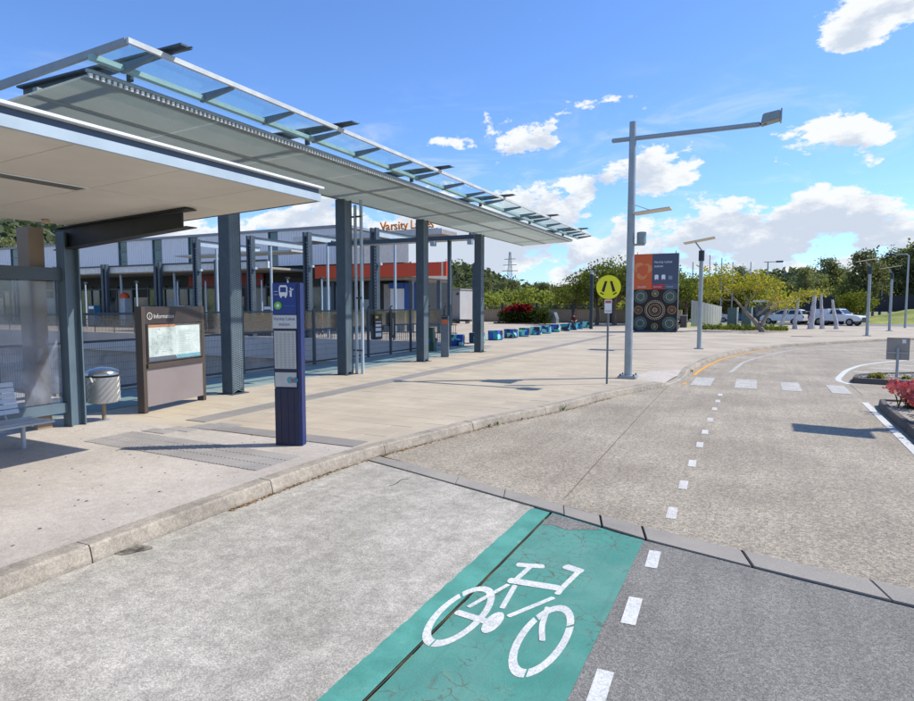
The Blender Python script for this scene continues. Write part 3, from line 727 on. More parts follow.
# ================================================================== BUS SHELTER
def shelter():
    e=empty('bus_shelter',(-11.4,7.25,.15),0,'bus shelter with flat beige ceiling and dark tapered beam','bus shelter'); inv=Vector((-11.4,7.25,.15))
    def B(mb,name,m,par=None,**k):
        o=mb.build(name,m,par or e,**k)
        if not par: o.location=-inv
        return o
    S=.044; xo,xi=-6.3,-11.25; y1=8.08; y0=-3.2
    def zc(x): return 4.05+(x+6.3)*S
    cm=mat('shelter_ceiling','d3cbbe',.8,0,.05,.7,stain=.08,stcol=(.4,.32,.25),stscale=1.2,color2='dad3c7')
    ys=[y0]+[y for y in [-2.6+1.35*k for k in range(9)] if y0<y<y1-.2]; ys=[y0,-1.25,.1,1.45,2.8,4.15,5.5,6.85,y1]
    def slab(xa,xb,a,b_,dz0,dz1): return MB().hexa([(xa,a,zc(xa)+dz0),(xb,a,zc(xb)+dz0),(xb,b_,zc(xb)+dz0),(xa,b_,zc(xa)+dz0),(xa,a,zc(xa)+dz1),(xb,a,zc(xb)+dz1),(xb,b_,zc(xb)+dz1),(xa,b_,zc(xa)+dz1)])
    for a,b_ in zip(ys,ys[1:]):
        for xa,xb in ((xo-.06,-8.13),(-8.14,xi)):
            B(slab(min(xa,xb),max(xa,xb)-(.0 if xb==-8.13 else 0),a+.005,b_-.005,0,.02),'ceiling_panel',cm)
    B(slab(xi,xo-.1,y0,y1-.04,.03,.2),'roof_slab',mat('roof_sheet','8d9498',.6))
    # fascia: pale band, dark recess, white lip
    B(slab(xo-.05,xo,y0,y1,-.008,.105),'fascia_band',steel_lt); B(slab(xo-.09,xo-.035,y0,y1-.01,.106,.185),'fascia_recess',mat('fascia_slate','47566b',.5)); B(slab(xo-.06,xo+.05,y0,y1+.02,.186,.215),'fascia_lip',white)
    B(slab(xi,xo-.052,y1-.035,y1,-.008,.2),'end_fascia',steel)
    # recessed light strips along the long seam
    lm=mat('light_grille','6d6a62',.4,.3,.2,20); 
    for a,b_ in ((2.9,5.45),(-.9,2.4)):
        B(slab(-8.36,-8.15,a,b_,-.012,-.002),'light_strip',lm)
    B(slab(-8.14,-8.10,2.9,5.47,-.014,-.003),'strip_edge',white)
    B(MB().lathe([(.06,0),(.06,.05),(.03,.07)],(-10.9,6.55,zc(-10.9)-.07),12),'sensor',mat('sensor_beige','b9a78d',.5))
    # column + tapered dark beam across the roof
    dk=mat('beam_charcoal','2b2c2d',.55,0,.1,2)
    b=MB(); Y=7.25
    b.box(-11.57,-11.33,Y-.14,Y-.115,.15,3.72); b.box(-11.57,-11.33,Y+.115,Y+.14,.15,3.72); b.box(-11.47,-11.43,Y-.115,Y+.115,.15,3.72)
    B(b,'column',mat('shelter_steel','5d6f79',.5,0,.1,2)); 
    b=MB(); b.prism([(-11.7,3.42),(-8.45,3.66),(-8.45,3.9),(-11.7,3.8)],'y',Y-.02,Y+.02); b.prism([(-11.7,3.40),(-8.25,3.645),(-8.25,3.66),(-11.7,3.415)],'y',Y-.11,Y+.11); b.prism([(-11.7,3.79),(-8.25,3.925),(-8.25,3.945),(-11.7,3.81)],'y',Y-.11,Y+.11)
    B(b,'roof_beam',dk)
    b=MB(); b.box(-11.95,-11.6,6.66,6.92,.15,3.78); B(b,'rear_column',mat('column_tan','8f7c66',.7,0,.08,1.5))
    b=MB(); Y2=-1.2
    b.box(-11.62,-11.28,Y2-.14,Y2+.14,.15,3.7); B(b,'column',MATS['shelter_steel'])
    # glazed back screen
    gm=glassmat('shelter_glass',(.93,.95,.96),.05,.04,(.55,.6,.7),.28)
    for a,b_ in ((5.15,7.05),(3.2,5.1),(1.2,3.15),(-.8,1.15)):
        B(MB().box(-11.5,-11.488,a,b_,.62,2.82),'glass_pane',gm)
    B(MB().box(-11.55,-11.43,-1.0,7.12,2.84,3.07),'transom',mat('transom_slate','4b565c',.5)); B(MB().box(-11.56,-11.42,-1.0,7.12,.42,.60),'bottom_rail',MATS['shelter_steel'])
    for y in (6.95,5.2): B(MB().lathe([(.03,0),(.03,.02)],(0,0,0),10),'glass_fixing',chrome).matrix_local=Matrix.Translation(Vector((-11.48,y,.75))-inv)@Matrix.Rotation(R(90),4,'Y')
shelter()
def bench():
    e=empty('bench',(-10.4,4.6,.15),0,'blue grey metal slat bench inside the bus shelter','bench')
    m=mat('bench_slat','b9bab8',.4,.3,.06,4); L0,L1=-2.2,1.42
    # seat & curved back slats (x relative)
    for k in range(6):
        x=.34-.115*k; z=.40+.01*math.cos(k)-(.02 if k==0 else 0)
        MB().box(x-.045,x+.045,L0,L1,z,z+.03).build('slat',m,e,bevel=.006)
    for k in range(6):
        a=k/5; x=-.36-.16*a+.03*a*a; z=.50+.085*k
        MB().hexa([(x-.015,L0,z),(x+.015,L0,z),(x+.015,L1-.12,z),(x-.015,L1-.12,z),(x-.04,L0,z+.07),(x-.01,L0,z+.07),(x-.01,L1-.12,z+.07),(x-.04,L1-.12,z+.07)]).build('slat',m,e,bevel=.004)
    for y in (1.1,-.4,-1.9):
        MB().tube([(.08,y,0),(.08,y,.39)],.035,10).build('leg',m,e,smooth=True)
        MB().tube([(.34,y,.385),(-.3,y,.385),(-.38,y,.45),(-.54,y,.95)],.02,8).build('frame',m,e,smooth=True)
bench()

# ================================================================== STREET FURNITURE ON THE FOOTPATH
def litter_bin():
    e=empty('litter_bin',(-11.45,7.82,.15),0,'round stainless litter bin with domed lid on a single stem','litter bin')
    b=MB(); n=40
    prof=[(.27,.36),(.29,.38),(.29,.86)]
    b.lathe(prof,(0,0,0),n); 
    me=bpy.data.materials.new('spiral_steel'); me.use_nodes=True; t=NT(me.node_tree); p=t.n['Principled BSDF']; p.inputs['Metallic'].default_value=.75; p.inputs['Roughness'].default_value=.35; p.inputs['Base Color'].default_value=(*lin('b4b4b2'),1)
    b.build('drum',me,e,smooth=True)
    # spiral ribs
    rb=MB()
    for k in range(16):
        pts=[]
        for j in range(9):
            a=k*2*math.pi/16+j*.19; pts.append((.291*math.cos(a),.291*math.sin(a),.39+j*.057))
        rb.tube(pts,.011,5)
    rb.build('spiral_rib',me,e,smooth=True)
    MB().lathe([(.285,.87),(.285,.9)],(0,0,0),n).build('band',black,e,smooth=True)
    MB().lathe([(.31,.9),(.31,.93),(.28,.98),(.2,1.02),(.08,1.045),(.01,1.05)],(0,0,0),n).build('lid',chrome,e,smooth=True)
    MB().lathe([(.04,0),(.04,.37)],(0,0,0),10).build('stem',mat('stem_tan','8b7a66',.6),e,smooth=True); MB().lathe([(.1,0),(.1,.012)],(0,0,0),12).build('base_plate',galv,e)
    MB().hexa([(.1,-.31,.80),(.16,-.32,.78),(.17,-.3,.80),(.11,-.29,.82),(.06,-.31,.87),(.12,-.32,.85),(.13,-.3,.87),(.07,-.29,.89)]).build('lock_tag',white,e)
litter_bin()
def info_board():
    x0,y0=G(143,414,.15); x1,y1=-11.75,10.55
    p=Vector((x0,y0));q=Vector((x1,y1)); W=(q-p).length; ang=math.atan2(q.y-p.y,q.x-p.x)
    e=empty('information_board',(x0,y0,.15),ang,'brown information board with a pale map behind glass','information board')
    # local x along width, -y faces the street
    br=mat('board_brown','4a4038',.5,0,.1,2); lo=mat('board_taupe','857a77',.55,0,.06,1.2); Hh=2.22
    MB().box(0,.1,-.05,.12,0,Hh).build('side_frame',br,e); MB().box(W-.1,W,-.05,.12,0,Hh).build('side_frame',br,e)
    MB().box(.1,W-.1,-.048,.118,1.86,Hh-.002).build('header',mat('board_header','3a3330',.5,0,.1,2),e)
    MB().box(.101,W-.101,-.046,.1,.13,.93).build('lower_panel',lo,e); MB().box(.101,W-.101,-.09,.1,.935,1.03).build('ledge',br,e)
    c=MB().box(.13,W-.13,-.044,.08,1.05,1.85).build('display_case',mat('case_dark','2b2724',.5),e)
    pm=mat('map_paper','d3ddd6',.5,0,.08,3,color2='e8eee7'); half=W/2
    MB().box(.18,half-.001,-.052,-.046,1.12,1.80).build('map_sheet',mat('map_left','c4d0c9',.5,0,.14,4,color2='dfe6de'),e); MB().box(half+.001,W-.18,-.052,-.046,1.12,1.80).build('map_sheet',pm,e)
    MB().box(.18,half-.01,-.054,-.0525,1.78,1.83).build('map_strip',mat('orange_print','c0713a',.5),e,label='orange strip above the left map')
    MB().box(.18,half-.01,-.0545,-.0525,1.08,1.16).build('map_strip',mat('navy_print','3d4c66',.5),e); MB().box(half+.01,W-.18,-.0545,-.0525,1.08,1.16).build('map_strip',mat('teal_print','62a9ba',.5),e)
    ink=mat('map_ink','6d7c7a',.6); rnd=random.Random(4); b=MB()
    for k in range(46):
        x=rnd.uniform(.22,half-.1); z=rnd.uniform(1.2,1.74)
        if rnd.random()<.5: b.box(x,x+rnd.uniform(.03,.14),-.0545,-.0525,z,z+.005)
        else: b.box(x,x+.006,-.0545,-.0525,z,z+rnd.uniform(.02,.06))
    for k in range(14):
        z=1.22+k*.035; b.box(half+.1,half+.1+rnd.uniform(.2,.4),-.0545,-.0525,z,z+.004)
        x=half+.5+rnd.uniform(0,.25); b.box(x,x+.02,-.0545,-.0525,z,z+.006)
    b.build('map_print',ink,e)['kind']='stuff'
    MB().box(.14,W-.14,-.075,-.07,1.06,1.84).build('glass_cover',glassmat('case_glass',(.98,.99,.985),.02,.02,(.7,.75,.75),0,.15),e)
    pl=mat('print_cream','c9c5bb',.6)
    text('lettering','Information',.13,pl,e,(.34,-.05,1.97)); ring=MB()
    for k in range(24):
        a=2*math.pi*k/24;a2=2*math.pi*(k+1)/24
        ring.quad(*[(.23+r*math.cos(t),-.0505,2.02+r*math.sin(t)) for r,t in ((.075,a),(.075,a2),(.06,a2),(.06,a))])
    ring.build('emblem',pl,e); text('lettering','i',.12,pl,e,(.217,-.0505,1.975))
info_board()
def stop_pylon():
    e=empty('bus_stop_pylon',(-6.72,7.74,.15),R(17),'tall slim blue bus stop pylon with timetable panels','bus stop sign')
    bl=mat('pylon_blue','193c86',.4,0,.05,3); nv=mat('pylon_navy','141d40',.38,0,.08,3); pap=mat('timetable_paper','b9bcba',.5,0,.06,5)
    W=.45;D=.16
    MB().box(-W/2,W/2-.02,-D/2,D/2,0,.93).build('plinth',nv,e,bevel=.012)
    for x in (-.12,.0,.1): MB().box(x-.006,x+.006,-D/2-.006,-D/2+.002,.03,.9).build('groove_bead',mat('navy_edge','131b40',.4),e)
    MB().box(-W/2,W/2-.05,-D/2+.005,D/2-.005,.934,2.1).build('panel_body',nv,e,bevel=.006); MB().box(-W/2,W/2-.05,-D/2+.003,D/2-.003,2.102,2.6).build('head',bl,e,bevel=.006)
    MB().box(W/2-.046,W/2+.01,-D/2-.005,D/2+.005,.0,2.6).build('edge_post',mat('pylon_edge','1c2f63',.4,.1),e,bevel=.01)
    yf=-D/2+.0
    for z0,z1 in ((1.24,1.84),(.95,1.18)): MB().box(-W/2+.02,W/2-.07,yf-.008,yf+.004,z0,z1).build('timetable',pap,e)
    MB().box(-W/2,W/2-.052,yf-.008,yf+.004,1.88,2.09).build('name_panel',mat('panel_pale','c3c7cc',.5,0,.03,4),e)
    ink=mat('timetable_ink','8f9292',.6); b=MB()
    for k in range(5):
        for j in range(26): b.box(-W/2+.04+.068*k,-W/2+.085+.068*k,yf-.0095,yf-.008,1.26+j*.0217,1.268+j*.0217)
    b.build('timetable_print',ink,e)['kind']='stuff'
    b=MB()
    for k in range(3): b.lathe([(.001,0),(.05,.0)],(0,0,0),16)
    def disc(cx,cz,r,m,nm,y=yf-.010,n=24,sx=1):
        q=MB(); q.quad(*[(cx+r*sx*math.cos(2*math.pi*k/n),y,cz+r*math.sin(2*math.pi*k/n)) for k in range(n)]); q.build(nm,m,e)
    disc(.05,1.06,.055,mat('print_teal','4f9aa6',.5),'printed_dot'); disc(.10,1.055,.04,mat('print_rust','b0583c',.5),'printed_dot',yf-.0105); disc(.14,1.06,.045,mat('print_tealdark','3f7f92',.5),'printed_dot',yf-.011)
    pw=mat('print_white','e4e8ec',.5)
    disc(-.13,2.24,.062,mat('print_green','6fbf4a',.5),'badge'); disc(-.13,2.24,.026,pw,'badge',yf-.0115)
    MB().box(-.06,.15,yf-.003,yf+.002,2.236,2.24).build('rule_line',mat('print_cyan','3c8fc0',.5),e)
    q=MB(); q.prism([(-.1,2.39),(.02,2.39),(.03,2.42),(.03,2.53),(.01,2.56),(-.09,2.56),(-.11,2.53),(-.11,2.42)],'y',yf-.006,yf+.002); q.build('bus_symbol',pw,e)
    q=MB().box(-.09,.01,yf-.0075,yf-.0062,2.45,2.53); q.build('symbol_window',bl,e)
    q=MB().box(-.09,-.065,yf-.006,yf+.002,2.365,2.389).box(-.015,.01,yf-.006,yf+.002,2.365,2.389); q.build('symbol_wheel',pw,e)
    q=MB().box(.07,.10,yf-.006,yf+.002,2.38,2.48); q.box(.075,.095,yf-.006,yf+.002,2.49,2.52).bar((.06,yf-.002,2.46),(.13,yf-.002,2.5),.008,.015); q.build('person_symbol',pw,e)
    q=MB().box(-.19,-.13,yf-.006,yf+.002,2.46,2.466).box(-.19,-.13,yf-.006,yf+.002,2.41,2.416); q.build('speed_line',pw,e)
    it=mat('print_navy','41507c',.5); text('lettering','Varsity Lakes',.068,it,e,(-.03,yf-.0085,2.01),align='CENTER'); text('lettering','station',.068,it,e,(-.03,yf-.0085,1.925),align='CENTER')
stop_pylon()
def bollard():
    x,y=G(445,357,.15)
    e=empty('ticket_post',(x,y,.15),R(18),'slim grey post with an orange label near the green cabinet','post')
    MB().box(-.17,.17,-.1,.1,0,1.78).build('body',mat('post_grey','66727a',.45),e,bevel=.02); MB().box(-.13,.13,-.107,-.098,1.42,1.62).build('label_plate',mat('label_orange','d2683c',.5),e); MB().box(-.13,.13,-.107,-.098,1.64,1.74).build('label_plate',steel_dark,e)
    MB().box(-.18,.18,-.11,.11,1.781,1.8).build('cap',steel_dark,e)
    x,y=G(430,351,.15)
    e=empty('service_cabinet',(x-.1,y,.15),R(10),'small dark green service cabinet beside the fence end','cabinet')
    gm=mat('cabinet_green','33513f',.55,0,.1,2); MB().box(-.36,.36,-.25,.25,0,.42).build('base',gm,e,bevel=.02); MB().hexa([(-.31,-.22,.42),(.31,-.22,.42),(.31,.22,.42),(-.31,.22,.42),(-.28,-.2,1.1),(.28,-.2,1.1),(.28,.2,1.1),(-.28,.2,1.1)]).build('hood',gm,e,bevel=.02)
    MB().box(-.3,.3,-.215,.215,1.101,1.15).build('lid',gm,e,bevel=.012)
bollard()
def ped_sign():
    e=empty('crossing_sign',(-3.79,17.7,.15),R(10),'round yellow pedestrian crossing sign on a slim grey pole','road sign')
    MB().lathe([(.03,0),(.03,3.05)],(0,0,0),12).build('pole',mat('pole_grey','6f767a',.5,.2),e,smooth=True)
    yl=mat('sign_yellow','f6f01a',.45,0,.03,3); q=MB()
    n=40; r=.33
    q.prism([(r*math.cos(2*math.pi*k/n),2.75+r*math.sin(2*math.pi*k/n)) for k in range(n)],'y',-.05,-.035); q.build('disc',yl,e)
    q=MB(); q.prism([((r+.012)*math.cos(2*math.pi*k/n),2.75+(r+.012)*math.sin(2*math.pi*k/n)) for k in range(n)],'y',-.034,-.030); q.build('disc_back',mat('sign_backing','a7b010',.5),e)
    q=MB()
    for s in (-1,1):
        q.prism([(s*.035,2.92),(s*.10,2.92),(s*.19,2.64),(s*.115,2.61)] if s>0 else [(-.035,2.92),(-.10,2.92),(-.19,2.64),(-.115,2.61)],'y',-.056,-.051)
        q.prism([(s*.12,2.555),(s*.215,2.61),(s*.235,2.585),(s*.14,2.53)],'y',-.056,-.051)
    q.build('walking_legs_symbol',black,e)
    MB().box(-.1,.1,-.045,-.033,2.02,2.4).build('supplementary_plate',white,e,label='small white plate below the disc'); 
    MB().box(-.08,.08,-.048,-.0455,2.3,2.37).build('plate_print',mat('print_red','c05a5a',.5),e); MB().box(-.08,.08,-.048,-.0455,2.06,2.1).build('plate_print',mat('print_palegrey','b9b0b0',.5),e)
ped_sign()
def light_pole():
    e=empty('light_pole',(-3.52,19.45,.15),0,'tall galvanised light pole with a long side arm and floodlight','light pole')
    MB().lathe([(.12,0),(.115,4),(.105,7.72)],(0,0,0),14).build('pole',galv,e,smooth=True); MB().box(-.28,.28,-.28,.28,0,.09).build('base_plate',galv,e,bevel=.03)
    for sx in (-.2,.2):
        for sy in (-.2,.2): MB().lathe([(.025,.09),(.025,.14)],(sx,sy,0),6).build('bolt',steel,e)
    MB().box(-.62,3.45,-.06,.06,7.17,7.29).build('arm',galv,e,bevel=.02)
    f=MB().hexa([(3.45,-.2,7.2),(3.95,-.2,7.3),(3.95,.24,7.3),(3.45,.24,7.2),(3.5,-.2,7.46),(3.92,-.2,7.52),(3.92,.24,7.52),(3.5,.24,7.46)]).build('floodlight',mat('lamp_grey','8d9a9a',.4,.2),e,bevel=.02)
    MB().bar((3.38,0,7.23),(3.6,0,7.24),.08,.05).build('lamp_bracket',steel,f); MB().box(3.93,3.97,-.22,.26,7.26,7.54).build('lamp_rim',galv,f)
    p=MB().hexa([(.1,-.32,4.98),(1.15,-.32,5.08),(1.15,.32,5.08),(.1,.32,4.98),(.1,-.32,5.005),(1.15,-.32,5.105),(1.15,.32,5.105),(.1,.32,5.005)]).build('solar_panel',mat('panel_cream','cfc6b0',.4),e)
    MB().tube([(.05,0,5.28),(.6,0,5.06)],.012,6).build('stay',galv,p)
    MB().lathe([(.14,4.1),(.14,4.42),(.12,4.44)],(.32,0,0),14).build('sensor_can',mat('lamp_grey','8d9a9a',.4,.2),e,smooth=True); MB().box(0,.42,-.04,.04,4.04,4.1).build('can_bracket',galv,e)
light_pole()
def solar_lights():
    pole=empty('solar_light',(-2.61,33.95,.15),0,'solar street light on the kerb beside the bend','street light','solar street lights')
    Hh=5.0
    MB().lathe([(.11,0),(.10,Hh-.5)],(0,0,0),12).build('pole',galv,pole,smooth=True); MB().lathe([(.14,Hh-.52),(.14,Hh+.0)],(0,0,0),12).build('lamp_head',steel_dark,pole,smooth=True)
    MB().box(-.22,.22,-.22,.22,0,.05).build('base_plate',galv,pole); MB().tube([(0,0,Hh),(-.3,0,Hh+.42)],.035,8).build('bracket',galv,pole)
    MB().hexa([(-.85,-.45,Hh+.36),(.62,-.45,Hh+.6),(.62,.45,Hh+.6),(-.85,.45,Hh+.36),(-.85,-.45,Hh+.4),(.62,-.45,Hh+.64),(.62,.45,Hh+.64),(-.85,.45,Hh+.4)]).build('solar_panel',mat('panel_cream','cfc6b0',.4),pole)
    for (x,y,lb) in ((7.28,53.6,'solar street light standing in front of the white ute'),(10.4,64.7,'solar street light behind the kerb near the grass bank'),(5.8,16.55,'solar street light standing in the gravel flower bed')):
        c=copytree(pole,(x,y,.12 if y<20 else .15)); c['label']=lb
    e=empty('street_lamp',(13.15,73.9,.15),0,'plain tall street lamp with a short bent arm by the grass bank','street light')
    MB().lathe([(.11,0),(.07,7.1)],(0,0,0),12).build('pole',galv,e,smooth=True); MB().tube([(0,0,7.05),(-.25,0,7.2),(-1.1,0,7.2)],.045,8).build('arm',galv,e); MB().hexa([(-1.9,-.13,7.15),(-1.1,-.1,7.12),(-1.1,.1,7.12),(-1.9,.13,7.15),(-1.8,-.08,7.3),(-1.1,-.06,7.26),(-1.1,.06,7.26),(-1.8,.08,7.3)]).build('lamp_head',steel_dark,e)
    e=empty('post_light',(-13.98,57.96,.15),0,'dark square post light standing behind the row of cubes','street light')
    MB().box(-.14,.14,-.14,.14,0,5.1).build('post',steel_dark,e); MB().box(-.11,.11,-.11,.11,5.1,5.5).build('lantern',mat('lantern','b9c0c4',.4),e); MB().box(-.35,.3,-.2,.2,5.5,5.6).build('hood',steel_dark,e)
    # slim twin post beside the canopy
    e=empty('twin_post',(-16.3,36.44,.15),0,'slim twin steel post on the forecourt behind the last canopy post','post')
    MB().box(-.14,-.02,-.1,.1,0,4.9).build('upright',steel,e); MB().box(.03,.15,-.1,.1,0,4.9).build('upright',steel,e); MB().box(-.16,.17,-.12,.12,0,.04).build('base_plate',steel,e)
solar_lights()
def totem():
    X0,Z1=YA(634,254,54.); X1,_=YA(677,331,54.); W=X1-X0
    e=empty('station_totem',(X0,54,.15),0,'large station totem sign with orange and slate top and patterned artwork below','sign')
    Hh=6.5; D=.45
    MB().box(0,W,0,D,.08,Hh).build('cabinet',mat('totem_side','6b727c',.5),e); MB().box(.1,W-.1,.05,D-.05,0,.08).build('plinth',steel_dark,e)
    zs=3.55
    o=MB().box(.02,W*.42,-.02,-.003,zs,Hh-.02).build('orange_panel',mat('totem_orange','d5602c',.5,0,.03,2),e); MB().box(W*.42+.01,W-.02,-.02,-.003,zs+.45,Hh-.02).build('slate_panel',mat('totem_slate','4a5468',.5,0,.03,2),e)
    MB().box(W*.42+.01,W*.7,-.02,-.003,zs,zs+.44).build('red_strip',mat('totem_red','b23a3c',.5),e); MB().box(W*.7+.01,W-.02,-.02,-.003,zs,zs+.44).build('slate_strip',mat('totem_slate2','566276',.5),e)
    pw=mat('print_white','e4e8ec',.5)
    text('lettering','Varsity Lakes',.27,pw,e,(W*.46,-.022,5.72)); text('lettering','station',.27,pw,e,(W*.46,-.022,5.38))
    text('lettering','translink',.2,pw,e,(.35,-.024,zs+.16)); 
    text('lettering','Queensland',.14,pw,e,(W*.45,-.022,zs+.17)); text('lettering','TransLink',.13,pw,e,(W*.74,-.022,zs+.17))
    # three swirling drops
    for k in range(3):
        a0=R(90+120*k); q=MB(); pts=[]; c=(W*.21,5.15); n=14
        for j in range(n+1):
            t=j/n; a=a0+t*R(105); r=.5+.18*math.sin(t*3.14); wd=.26*math.sin(min(1,t*1.25)*math.pi*.72+.35)*(1-.5*t)+.02; pts.append((c[0]+r*math.cos(a),c[1]+r*math.sin(a),wd,a))
        for p,s in zip(pts,pts[1:]):
            q.quad((p[0]-p[2]*math.cos(p[3]),-.024,p[1]-p[2]*math.sin(p[3])),(p[0]+p[2]*math.cos(p[3])*.5,-.024,p[1]+p[2]*math.sin(p[3])*.5),(s[0]+s[2]*math.cos(s[3])*.5,-.024,s[1]+s[2]*math.sin(s[3])*.5),(s[0]-s[2]*math.cos(s[3]),-.024,s[1]-s[2]*math.sin(s[3])))
        q.build('emblem_drop',mat('emblem_peach','dc8a54',.5),e)
    for k in range(3):
        x=W*.48+k*.55
        if k==2: MB().box(x,x+.3,-.024,-.021,4.35,4.65).build('facility_symbol',mat('print_greyblue','8b95a6',.5),e)
        else: MB().prism([(x,4.4),(x+.3,4.4),(x+.3,4.7),(x+.24,4.76),(x+.06,4.76),(x,4.7)],'y',-.024,-.021).box(x+.03,x+.08,-.024,-.021,4.33,4.39).box(x+.22,x+.27,-.024,-.021,4.33,4.39).build('facility_symbol',pw,e); 
    MB().box(.02,W-.02,-.014,-.003,.12,zs-.01).build('artwork_panel',mat('art_ground','1c1814',.6,0,.4,6,color2='2b1f18'),e)
    cols=[mat('art_%d'%i,c,.6) for i,c in enumerate(('c7a472','5f93a8','d8d2b8','7f9a5c','a8663c'))]
    def rings(cx,cz,rs,cs,a0=0,a1=360,wd=.05):
        for r,ci in zip(rs,cs):
            n=30; q=MB()
            for k in range(n):
                b0=R(a0+(a1-a0)*(k+.0)/n); b1=R(a0+(a1-a0)*(k+.72)/n); q.quad(*[(cx+rr*math.cos(t),-.017,cz+rr*math.sin(t)) for rr,t in ((r,b0),(r,b1),(r-wd,b1),(r-wd,b0))])
            q.build('dotted_ring',cols[ci],e)
    c=(W/2,1.83); rings(*c,(.82,.70,.5,.38,.2,.1),(0,2,0,4,2,0))
    for sx in (0,1):
        for sz in (0,1):
            cx=.62 if not sx else W-.62; cz=.72 if not sz else 2.95; rings(cx,cz,(.55,.44,.33,.22,.12),(1,3,2,1,3))
    rings(W/2,.45,(.28,.18,.09),(0,3,2)); rings(W/2,3.2,(.28,.18,.09),(0,3,2)); rings(.45,1.83,(.34,.22,.1),(0,4,0)); rings(W-.45,1.83,(.34,.22,.1),(0,4,0))
    for x in (.25,W-.25): MB().tube([(x,.2,Hh),(x,.2,Hh+.2)],.03,6).build('lifting_lug',steel,e)
totem()
def cubes():
    m=bpy.data.materials.new('painted_cube'); m.use_nodes=True; t=NT(m.node_tree); b=t.n['Principled BSDF']
    oi=t.new('ShaderNodeObjectInfo'); tc=t.new('ShaderNodeTexCoord')
    v=t.new('ShaderNodeTexVoronoi',distance='CHEBYCHEV'); v.inputs['Scale'].default_value=3.2
    t.l.new(t.vmath('ADD',tc.outputs['Object'],t.comb(t.math('MULTIPLY',oi.outputs['Random'],17.),t.math('MULTIPLY',oi.outputs['Random'],9.),3.)),v.inputs['Vector'])
    r=t.new('ShaderNodeValToRGB'); r.color_ramp.interpolation='CONSTANT'
    els=[(0,'10243c'),(.28,'1f4fae'),(.5,'1b93a0'),(.68,'142a44'),(.82,'7fd6c4')]
    r.color_ramp.elements[0].color=(*lin(els[0][1]),1); r.color_ramp.elements[1].position=els[1][0]; r.color_ramp.elements[1].color=(*lin(els[1][1]),1)
    for p,c in els[2:]: q=r.color_ramp.elements.new(p); q.color=(*lin(c),1)
    x,y,z=t.sep(v.outputs['Color']); t.l.new(x,r.inputs[0]); t.l.new(r.outputs[0],b.inputs['Base Color']); b.inputs['Roughness'].default_value=.5
    s=.36
    q=MB().box(-s,s,-s,s,.04,.62); me=q.mesh('cube_body')
    bm=bmesh.new(); bm.from_mesh(me); bmesh.ops.bevel(bm,geom=bm.edges[:],offset=.025,segments=2,affect='EDGES'); bm.to_mesh(me); bm.free(); me.materials.append(m)
    f=MB().box(-s+.04,s-.04,-s+.04,s-.04,0,.05).mesh('foot'); f.materials.append(black)
    k=0
    ys=[26.9,30.9,33.6,36.9,39.7,42.1,44.6,47.3,50.1,52.6,55.1,57.7,60.2]
    for y in ys:
        x=-15.0+random.uniform(-.12,.12)+(.3 if y<28 else 0); 
        e=empty('cube_seat',(x,y,.15),random.uniform(-.25,.25),'blue, teal and mint painted cube seat in the row beyond the canopy','seat','painted cube seats')
        link('cube_body',me,e); link('foot',f,e)
cubes()

